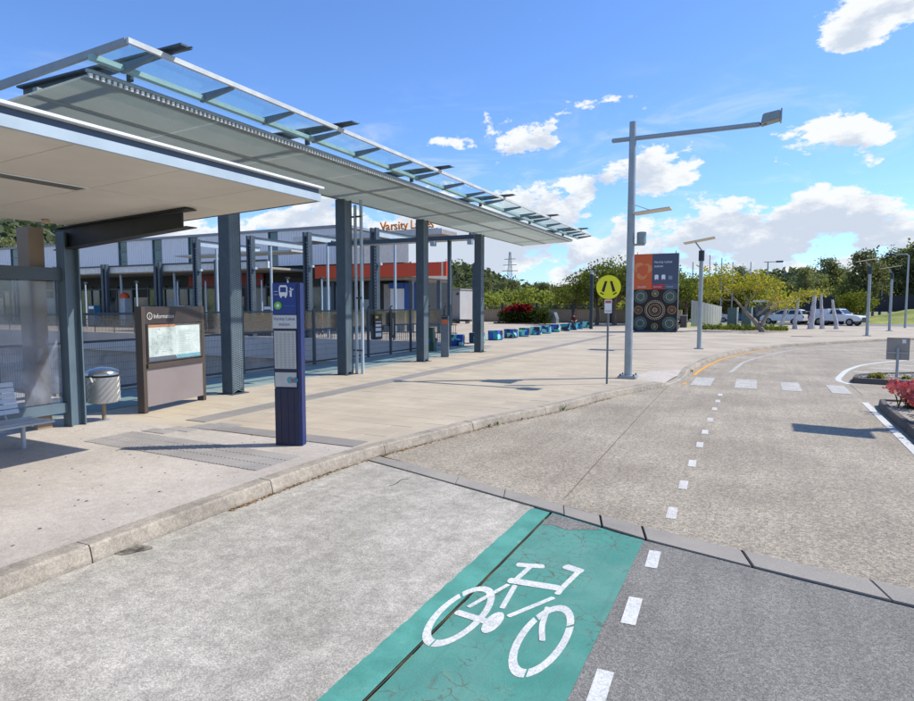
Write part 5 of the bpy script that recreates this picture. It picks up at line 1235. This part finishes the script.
    for s in (-1,1):
        MB().box(xf-.14,xf+.03,s*.7-.16,s*.7+.16,zf-.22,zf-.06).build('headlight',mat('headlight','d5dadd',.15,.2),e,bevel=.02); MB().box(body[0][0]-.03,body[0][0]+.05,s*.8-.1,s*.8+.1,.75,1.05).build('tail_light',mat('tail_red','8c1c1a',.3),e)
        MB().box(f[0]-.3,f[0]-.15,s*(W+.02)-.09,s*(W+.02)+.09,zb+.03,zb+.18).build('mirror',pm,e,bevel=.02)
        for x in wx:
            w_=empty('wheel',(x,s*(W-.1),wr)); w_.parent=e; w_.rotation_euler=(R(90),0,0)
            MB().lathe([(wr-.05,-.12),(wr,-.1),(wr,.1),(wr-.05,.12)],(0,0,0),18).build('tyre',tyre,w_,smooth=True); MB().lathe([(wr*.6,-.125),(wr*.6,.125)],(0,0,0),12).build('rim',rim,w_)
    if kind=='ute':
        loft([(-2.6,1.14),(-2.45,1.78),(-.74,1.82),(-.76,1.16)],W-.05,W-.2,1.14,1.8).build('canopy_box',pm,e,bevel=.04); 
        for x in (-2.2,-1.5,-.3,.3): MB().bar((x,-.75,1.93),(x,.75,1.93),.05,.04).build('roof_rack_bar',bm_,e)
        for s in (-1,1): MB().bar((-2.4,s*.72,1.93),(.4,s*.72,1.93),.05,.04).build('roof_rack_rail',bm_,e)
        for x in (-2.2,.3):
            for s in (-1,1): MB().box(x-.02,x+.02,s*.68-.02,s*.68+.02,1.72,1.92).build('rack_foot',bm_,e)
    return e
def cars():
    struct(MB().sheet([(-6,79),(60,79),(70,92),(-6,92)],.158).build('car_park',mat('carpark_asphalt','7f7d78',.9,0,.1,.5,.2,60),fix=False))
    gx=lambda px_,Y: YA(px_,320,Y)[0]
    car('ute','e3e5e6',(gx(838,80),80,.16),R(-32),'white dual cab ute with a canopy and roof rack',name='parked_ute')
    car('suv','dfe2e4',(gx(784,82),82,.16),R(160),'white SUV parked behind the short leaning timber spike')
    car('sedan','5b3034',(gx(815,84),84,.16),R(-75),'dark red sedan showing between the timber spikes')
    car('sedan','a8aaac',(gx(803,86),86,.16),R(-75),'silver sedan parked beside the dark red one')
    car('hatch','3d5c94',(gx(829,84),84,.16),R(-70),'blue hatchback parked left beside the white ute')
    car('suv','33415a',(gx(836,87),87,.16),R(-60),'dark blue SUV tucked behind the white ute')
    car('sedan','c4c6c9',(gx(712,88),88,.16),R(180),'pale sedan far off beyond the utility boxes')
    car('hatch','4d6a97',(gx(746,90),90,.16),R(170),'blue grey hatchback parked beyond the green mast')
    # bus shelter in the car park
    X=gx(775,88); e=empty('far_shelter',(X,88,.15),0,'small white roofed bus shelter behind the spreading tree','bus shelter')
    MB().box(-2.6,2.4,-1,1,2.6,2.85).build('roof',white,e); 
    for x in (-2.4,2.2):
        for y in (-.8,.8): MB().box(x-.07,x+.07,y-.07,y+.07,0,2.599).build('post',steel_dark,e)
    MB().box(-2.3,2.1,.75,.8,.3,2.4).build('glass_pane',glassmat('far_glass',(.7,.75,.78),.3),e)
    e=empty('red_notice_sign',(gx(775,84),84,.15),0,'small orange red sign on a post near the far bus shelter','sign'); MB().box(-.05,.05,-.05,.05,0,2.8).build('post',steel_dark,e); MB().box(-.5,.5,-.09,-.055,2.75,3.45).build('plate',mat('sign_red','cf5030',.5),e)
    # grass bank & dark wall behind
    q=MB(); nx,ny=30,8; x0=gx(862,88)
    for i in range(nx):
        for j in range(ny):
            def p(i,j):
                X=x0+i*3.0; t=j/ny; return (X,88+t*9,.1+1.9*min(1,t*1.5)*min(1,(i+.6)/3)+.08*math.sin(i*1.7+j*2.1))
            q.quad(p(i,j),p(i+1,j),p(i+1,j+1),p(i,j+1))
    struct(q.build('grass_bank',mat('bank_grass','7d8a3a',.95,0,.25,.5,.25,20,color2='9da04c',stain=.5,stcol=(.30,.22,.12),stscale=.4),smooth=True))
    e=empty('sound_wall',(x0+40,99,1.5),0,'long dark noise wall on top of the grass bank','wall')
    for k in range(24): MB().box(-58+k*4,-54.05+k*4,-.1,.1,0,2.1).build('panel',mat('wall_charcoal','2f3136',.8,0,.1,.5),e)
cars()

# ================================================================== VEGETATION
def quadcloud(pts,size,rnd,flat=.0):
    v=[];f=[]
    for p in pts:
        u=Vector((rnd.gauss(0,1),rnd.gauss(0,1),rnd.gauss(0,1)*(1-flat))).normalized(); w_=u.cross(Vector((rnd.gauss(0,1),rnd.gauss(0,1),rnd.gauss(0,1)))).normalized()
        s=size*rnd.uniform(.6,1.3); u=u*s; w_=w_*s*.6; n=len(v); v+=[p-u,p+w_,p+u,p-w_]; f.append((n,n+1,n+2,n+3))
    me=bpy.data.meshes.new('crown'); me.from_pydata([tuple(q) for q in v],[],f); return me
def make_tree(name,h,r,base,nclump,per,leaf,lm,bark,seed,shape='round',trunk_r=.25,clr=.5,lean=0):
    rnd=random.Random(seed); e=empty(name,(0,0,0))
    cl=[]
    for k in range(nclump):
        for _ in range(50):
            a=rnd.uniform(0,6.283); rr=r*math.sqrt(rnd.random()); t=rnd.random()
            if shape=='umbrella': z=base+(h-base)*(1-.75*(rr/r)**2)*rnd.uniform(.72,1.0)
            elif shape=='tall': 
                z=base+(h-base)*t; lim=r*(.45+.75*math.sin(math.pi*min(1,t*.9+.1)))*rnd.uniform(.5,1); rr=min(rr,lim)
            else:
                z=base+(h-base)*t; lim=r*math.sqrt(max(0,1-(2*t-1)**2)); 
                if rr>lim: continue
            break
        cl.append(Vector((rr*math.cos(a)+lean*(z/h),rr*math.sin(a),z)))
    tb=MB(); th=base+(h-base)*(.15 if shape!='tall' else .85)
    p0=Vector((0,0,-.1)); pts=[p0]+[Vector((lean*.3*t+rnd.gauss(0,.06)*r*.3,rnd.gauss(0,.05)*r*.3,th*t)) for t in (.3,.6,1)]
    tb.tube(pts,[trunk_r*1.2,trunk_r,trunk_r*.8,trunk_r*(.5 if shape!='tall' else .2)],9)
    for c in cl[::max(1,nclump//26)]:
        s=pts[rnd.choice((2,3))] if shape!='tall' else pts[1].lerp(pts[3],rnd.uniform(.3,1)); 
        if shape=='umbrella': s=pts[2].lerp(pts[3],rnd.random())
        m1=s.lerp(c,.5)+Vector((rnd.gauss(0,.1)*r*.5,rnd.gauss(0,.1)*r*.5,-.08*(c-s).length if shape!='umbrella' else .1)); tb.tube([s,m1,c],[trunk_r*.42,trunk_r*.26,trunk_r*.08],6)
    tb.build('trunk',bark,e,smooth=True)
    P=[]
    for c in cl:
        s=clr*rnd.uniform(.6,1.25)
        for k in range(per): P.append(c+Vector((rnd.gauss(0,s),rnd.gauss(0,s),rnd.gauss(0,s*(.5 if shape=='umbrella' else .7)))))
    me=quadcloud(P,leaf,rnd); me.materials.append(lm); link('crown',me,e)
    return e
bark=mat('bark_grey','6b5d4f',.9,0,.25,3,.2,25,.5,20); bark2=mat('bark_pale','8d8172',.9,0,.25,2,.2,20)
lf_jac=leafmat('leaf_yellowgreen',(.2,.22,.035),(.38,.34,.06),(.45,.36,.07)); lf_green=leafmat('leaf_midgreen',(.07,.105,.025),(.16,.195,.045),(.24,.245,.07))
lf_euc=leafmat('leaf_eucalypt',(.12,.145,.075),(.24,.25,.125),(.31,.31,.17)); lf_dark=leafmat('leaf_olive',(.13,.16,.06),(.26,.27,.10),(.32,.32,.14))
lf_hill=leafmat('leaf_hill',(.07,.095,.05),(.13,.15,.085),(.17,.18,.11),.05)
def vegetation():
    rnd=random.Random(31)
    t=empty('spreading_tree',(.45,57.7,.15)); r3=random.Random(12); tb=MB(); tips=[]
    def limb(p,d,L,r,lev):
        pts=[p]; q=p.copy(); dd=d.copy(); n=5
        for i in range(n):
            dd=(dd+Vector((r3.gauss(0,.16),r3.gauss(0,.16),r3.gauss(0,.08)+(.05 if lev<2 else -.03)))).normalized(); q=q+dd*L/n; pts.append(q.copy())
        tb.tube(pts,[r*(1-.55*i/n) for i in range(n+1)],7)
        if lev>=4: tips.append((q,dd)); return
        if lev>=3: tips.append((pts[3],dd))
        for k in range((2,3,3,3)[lev]):
            a=r3.uniform(0,6.28); side=dd.orthogonal().normalized(); side.rotate(Matrix.Rotation(a,3,dd)); nd=(dd*.75+side*r3.uniform(.5,.85)+Vector((0,0,-.12 if lev>1 else .0))).normalized()
            if nd.z<.05: nd.z=.05+abs(nd.z)*.4
            limb(pts[-1] if k<2 else pts[3],nd,L*r3.uniform(.6,.82),r*.45*r3.uniform(.85,1.15),lev+1)
    limb(Vector((.15,0,-.1)),Vector((-.42,0,.9)),2.6,.27,0); limb(Vector((-.05,.03,.55)),Vector((.12,.1,1)),2.3,.17,1); limb(Vector((-.45,.05,1.4)),Vector((.75,-.1,.7)),1.7,.11,2)
    tb.build('trunk',bark2,t,smooth=True); P=[]
    for q,dd in tips:
        for k in range(36): P.append(q+Vector((r3.gauss(0,.36),r3.gauss(0,.36),r3.gauss(.08,.17))))
    me=quadcloud(P,.105,r3); me.materials.append(lf_jac); link('crown',me,t)
    tag(t,'wide spreading tree with sparse yellow green leaves on a forked trunk','tree')
    # round trees near the plaza edge
    proto=make_tree('plaza_tree',7.2,4.2,3.2,80,38,.16,lf_green,bark,5,'round',.24,.5)
    spots=[(597,72,.9),(615,71,1.0),(634,73,1.08),(652,76,.95),(575,82,.72),(670,82,.9),(687,84,.86),(702,90,.7)]
    for i,(px_,d,s) in enumerate(spots):
        x,y,_=at(px_,300,d); o=proto if i==0 else copytree(proto); o.location=(x,y,.1); o.rotation_euler=(0,0,rnd.uniform(0,6)); o.scale=(s,s,s*rnd.uniform(.95,1.05))
        tag(o,'leafy green shade tree in the row along the plaza boundary','tree','shade trees along the plaza boundary')
    # yellowish small trees behind the poles
    p2=make_tree('small_tree',5.2,3.0,1.4,80,55,.16,leafmat('leaf_lime',(.11,.15,.025),(.23,.25,.045),(.31,.29,.06)),bark,8,'round',.16,.45)
    for i,(px_,d,s) in enumerate(((726,96,1.25),(716,104,1.15),(739,100,1.1),(752,108,1.0),(700,98,.9),(856,92,.75))):
        x,y,_=at(px_,300,d); o=p2 if i==0 else copytree(p2); o.location=(x,y,.1); o.rotation_euler=(0,0,rnd.uniform(0,6)); o.scale=(s,s,s)
        tag(o,'small lime green tree behind the slim masts','tree','lime green trees behind the masts')
    # eucalypt belt
    pr=[make_tree('eucalyptus_tree',h,r,h*.3,n,55,.34,lf,bark2,20+i,'tall',.3,.95) for i,(h,r,n,lf) in enumerate(((15,4.0,75,lf_euc),(13,4.4,75,lf_dark),(17,3.6,70,lf_euc)))]
    used=[False]*3; k=0
    def put(px_,d,s,lab,grp):
        nonlocal k
        i=k%3; k+=1; x,y,_=at(px_,300,d); o=pr[i] if not used[i] else copytree(pr[i]); used[i]=True
        o.location=(x,y,0); o.rotation_euler=(0,0,rnd.uniform(0,6)); o.scale=(s,s,s*rnd.uniform(.9,1.08)); tag(o,lab,'tree',grp)
    for px_ in range(690,1150,10): put(px_+rnd.uniform(-5,5),rnd.uniform(118,150),(.5+.25*max(0,min(1,(px_-780)/120)))*rnd.uniform(.85,1.12),'dark eucalyptus tree in the belt behind the car park','eucalyptus belt behind the car park')
    for px_ in range(425,690,11): put(px_+rnd.uniform(-4,4),rnd.uniform(165,225),rnd.uniform(.42,.66),'eucalyptus tree on the rise behind the plaza wall','eucalyptus trees behind the plaza wall')
    for px_ in range(-60,60,22): put(px_,rnd.uniform(190,230),rnd.uniform(1.0,1.2),'eucalyptus tree rising behind the station roof','eucalyptus trees behind the station')
    # scrub in front of the belt
    sp=make_tree('bush',2.9,2.6,.2,60,50,.2,leafmat('leaf_scrub',(.16,.2,.04),(.28,.31,.07),(.34,.33,.1)),bark,40,'round',.08,.5)
    for i,px_ in enumerate(list(range(455,640,13))+list(range(655,760,17))):
        x,y,_=at(px_+rnd.uniform(-4,4),300,rnd.uniform(98,125)); o=sp if i==0 else copytree(sp); s=rnd.uniform(.9,1.5); o.location=(x,y,0); o.scale=(s*1.3,s*1.3,s*1.1); o.rotation_euler=(0,0,rnd.uniform(0,6)); tag(o,'rounded yellow green scrub bush beyond the boundary fence','bush','scrub bushes beyond the boundary fence')
    # red cordyline clump
    x,y=-25.6,71.; e=empty('red_shrub',(x,y,.15),0,'large shrub clump with red leaf crowns over dark green leaves','shrub')
    P=[];Q=[]
    for k2 in range(46):
        cx=rnd.gauss(0,1.35); cy=rnd.gauss(0,.6); top=rnd.uniform(1.5,2.3)*(1-.12*abs(cx))
        for j in range(60):
            a=rnd.uniform(0,6.3); p=Vector((cx+math.cos(a)*rnd.uniform(0,.4),cy+math.sin(a)*rnd.uniform(0,.4),top+rnd.gauss(0,.2))); (Q if p.z>1.45 and cx<1.2 else P).append(p)
        for j in range(60): P.append(Vector((cx+rnd.gauss(0,.4),cy+rnd.gauss(0,.3),rnd.uniform(.1,1.5))))
    me=quadcloud(P,.15,rnd); me.materials.append(leafmat('leaf_deep',(.03,.05,.015),(.07,.09,.02))); link('foliage',me,e); me=quadcloud(Q,.16,rnd); me.materials.append(leafmat('leaf_crimson',(.16,.012,.02),(.38,.03,.04),(.3,.02,.05))); link('red_foliage',me,e)
    MB().tube([(0,0,0),(.1,0,1.6)],[.08,.04],6).tube([(-.8,0,0),(-.9,0,1.5)],[.06,.03],6).tube([(.8,0,0),(.9,0,1.4)],[.06,.03],6).build('stem',bark,e)
    MB().box(-3.2,2.6,-1.1,-.9,0,.16).build('bed_edge',mat('bed_dark','4b4641',.9),e)
    # low ground cover near the spreading tree
    q=[]
    for k2 in range(1500):
        q.append(Vector((rnd.uniform(-4.5,2.5),61.5+rnd.uniform(-1,1.5),.2+abs(rnd.gauss(0,.18)))))
    me=quadcloud(q,.13,rnd); me.materials.append(lf_green); o=link('ground_cover',me); tag(o,'low green ground cover behind the spreading tree','plants',kind='stuff')
    struct(MB().sheet([(-9,66.8),(3,66.8),(3,79),(-9,79)],.157).build('lawn',mat('lawn','8b9a45',.95,0,.2,.7,.25,25,color2='a5a758'),fix=False))
    # far wooded hills
    def hill(name,cx,cy,L,Wd,h,rz,seed,m):
        q=MB(); r2=random.Random(seed); nx,ny=70,14; ph=[r2.uniform(0,6) for _ in range(6)]
        def p(i,j):
            u=i/nx*2-1; v=j/ny*2-1; b0=math.cos(u*math.pi/2)**.8*math.cos(v*math.pi/2); n=1+.25*math.sin(u*5+ph[0])+.12*math.sin(u*11+ph[1])+.06*math.sin(u*27+v*9+ph[2])
            return (u*L,v*Wd,h*b0*n+r2.uniform(-.012,.012)*h*6*b0-.5)
        g=[[p(i,j) for j in range(ny+1)] for i in range(nx+1)]
        for i in range(nx):
            for j in range(ny): q.quad(g[i][j],g[i+1][j],g[i+1][j+1],g[i][j+1])
        struct(q.build(name,m,loc=(cx,cy,0),rot=(0,0,rz),fix=False))
        P=[]; sz=2.3 if cy<500 else 3.6
        for k2 in range(9000):
            i=r2.randrange(2,nx-2); j=r2.randrange(0,ny//2+2); a=Vector(g[i][j]).lerp(Vector(g[i+1][j]),r2.random()).lerp(Vector(g[i][j+1]).lerp(Vector(g[i+1][j+1]),r2.random()),r2.random())
            P.append(a+Vector((0,0,abs(r2.gauss(1,3.0)))))
        me=quadcloud(P,sz,r2); me.materials.append(lf_hill); o=link('hill_forest',me,None,(cx,cy,0),(0,0,rz)); tag(o,'dense far woodland covering the hillside','forest',kind='stuff')
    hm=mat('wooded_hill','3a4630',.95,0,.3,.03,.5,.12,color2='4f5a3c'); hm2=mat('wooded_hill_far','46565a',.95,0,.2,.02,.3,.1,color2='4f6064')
    for px_,d,L,h,s in ((420,560,170,27,1),(600,900,300,30,2),(330,900,380,52,3),(-40,430,200,48,4),(900,1000,420,40,5)):
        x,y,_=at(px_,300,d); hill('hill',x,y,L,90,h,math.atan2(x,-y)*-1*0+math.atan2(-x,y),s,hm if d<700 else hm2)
vegetation()

# ================================================================== PEOPLE
def person(name,loc,rz,label,pose,shirt,pants,hair='2a211c',skin='b58a70',s=1.0):
    e=empty(name,loc,rz,label,'person'); e.scale=(s,s,s)
    me=bpy.data.meshes.new('body'); 
    if pose=='sit':
        hip=.52
        J={'pel':(0,0,hip,.15),'sp':(0,.05,hip+.25,.14),'ch':(0,.02,hip+.45,.15),'nk':(0,-.02,hip+.6,.055),'hd':(0,-.07,hip+.72,.09),'top':(0,-.06,hip+.84,.075)}
        legs=[(('h',s_),(.1*s_,-.05,hip,.09)) for s_ in (-1,1)]
        limb=lambda s_:[(.11*s_,-.06,hip,.085),(.13*s_,-.45,hip+.02,.068),(.13*s_,-.47,.1,.045),(.13*s_,-.6,.04,.04)]
        arm=lambda s_:[(.19*s_,.02,hip+.5,.06),(.25*s_,-.02,hip+.24,.048),(.12*s_,-.3,hip+.16,.036),(.08*s_,-.38,hip+.15,.035)]
    else:
        hip=.9
        J={'pel':(0,0,hip,.15),'sp':(0,0,hip+.22,.13),'ch':(0,0,hip+.44,.15),'nk':(0,0,hip+.58,.055),'hd':(0,-.02,hip+.70,.09),'top':(0,-.02,hip+.82,.075)}
        limb=lambda s_:[(.1*s_,0,hip-.06,.09),(.11*s_,-.08*s_,.48,.065),(.11*s_,.1*s_,.08,.045),(.11*s_,.1*s_-.13,.04,.04)]
        arm=lambda s_:[(.19*s_,0,hip+.48,.06),(.25*s_,.03*s_,hip+.2,.046),(.24*s_,-.1,hip-.03,.036),(.24*s_,-.14,hip-.1,.035)]
    V=[];E_=[];Rd=[]
    def add(p): V.append(p[:3]); Rd.append(p[3]); return len(V)-1
    a=[add(J[k]) for k in ('pel','sp','ch','nk','hd','top')]
    for i,j in zip(a,a[1:]): E_.append((i,j))
    for s_ in (-1,1):
        pr=a[0]
        for p in limb(s_): n=add(p); E_.append((pr,n)); pr=n
        pr=a[2]
        for p in arm(s_): n=add(p); E_.append((pr,n)); pr=n
        b0=arm(s_)[-1]
        for k in range(5):
            f1=add((b0[0]+(k-2)*.02,b0[1]-.05,b0[2]-.02-.01*(k%2),.011)); E_.append((pr,f1))
    me.from_pydata(V,E_,[]); o=bpy.data.objects.new('body',me); COL.objects.link(o)
    md=o.modifiers.new('skin','SKIN'); sd=o.modifiers.new('sub','SUBSURF'); sd.levels=1; sd.render_levels=1
    for i,sv in enumerate(me.skin_vertices[0].data): sv.radius=(Rd[i],Rd[i]); sv.use_root=(i==0)
    dg=bpy.context.evaluated_depsgraph_get(); m2=bpy.data.meshes.new_from_object(o.evaluated_get(dg)); bpy.data.objects.remove(o)
    for mm in (mat('cloth_'+shirt,shirt,.85),mat('cloth_'+pants,pants,.85),mat('skin_'+skin,skin,.6),mat('shoe','2a2624',.7)): m2.materials.append(mm)
    for p in m2.polygons:
        c=p.center
        if c.z>hip+.57: p.material_index=2
        elif c.z<.1: p.material_index=3
        elif c.z<hip+.04 and not(abs(c.x)>.18): p.material_index=1
        elif abs(c.x)>.17 and c.z<hip+.3 or (pose=='sit' and c.y<-.2 and c.z>hip+.08): p.material_index=2
        else: p.material_index=0
        p.use_smooth=True
    link('body',m2,e)
    hz=hip+(.80 if pose!='sit' else .82); hy=-.02 if pose!='sit' else -.06
    MB().lathe([(.10,-.09),(.112,-.02),(.10,.05),(.06,.095),(.01,.105)],(0,hy+.02,hz),12).build('hair',mat('hair_'+hair,hair,.8),e,smooth=True)
    f=MB(); fy=hy-.105
    for sx in (-1,1): f.box(sx*.035-.012,sx*.035+.012,fy-.005,fy+.015,hz-.075,hz-.06)
    f.build('eyes',black,e); MB().prism([(-.012,hz-.12),(.012,hz-.12),(0,hz-.07)],'y',fy-.025,fy+.02).build('nose',mat('skin_'+skin,skin,.6),e)
    return e
person('person',(-14.93,55.35,.25),R(20),'person in a dark maroon top sitting on a painted cube','sit','4a1f25','2b2b33')
person('person',(-6.8,61.4,.15),R(10),'person in a navy top sitting on the dark park bench','sit','2c3350','6b3a30',hair='b9ab97')
X,_=YA(312,315,36.5); person('person',(X,36.5,.15),R(40),'person in a white top standing on the station forecourt','stand','d9d5cf','2f3440')
X,_=YA(321,315,37.5); person('person',(X,37.5,.15),R(-30),'person in an orange top walking on the station forecourt','stand','d0643c','39405a')

scene.render.engine='CYCLES'
scene.render.resolution_x=1024; scene.render.resolution_y=785
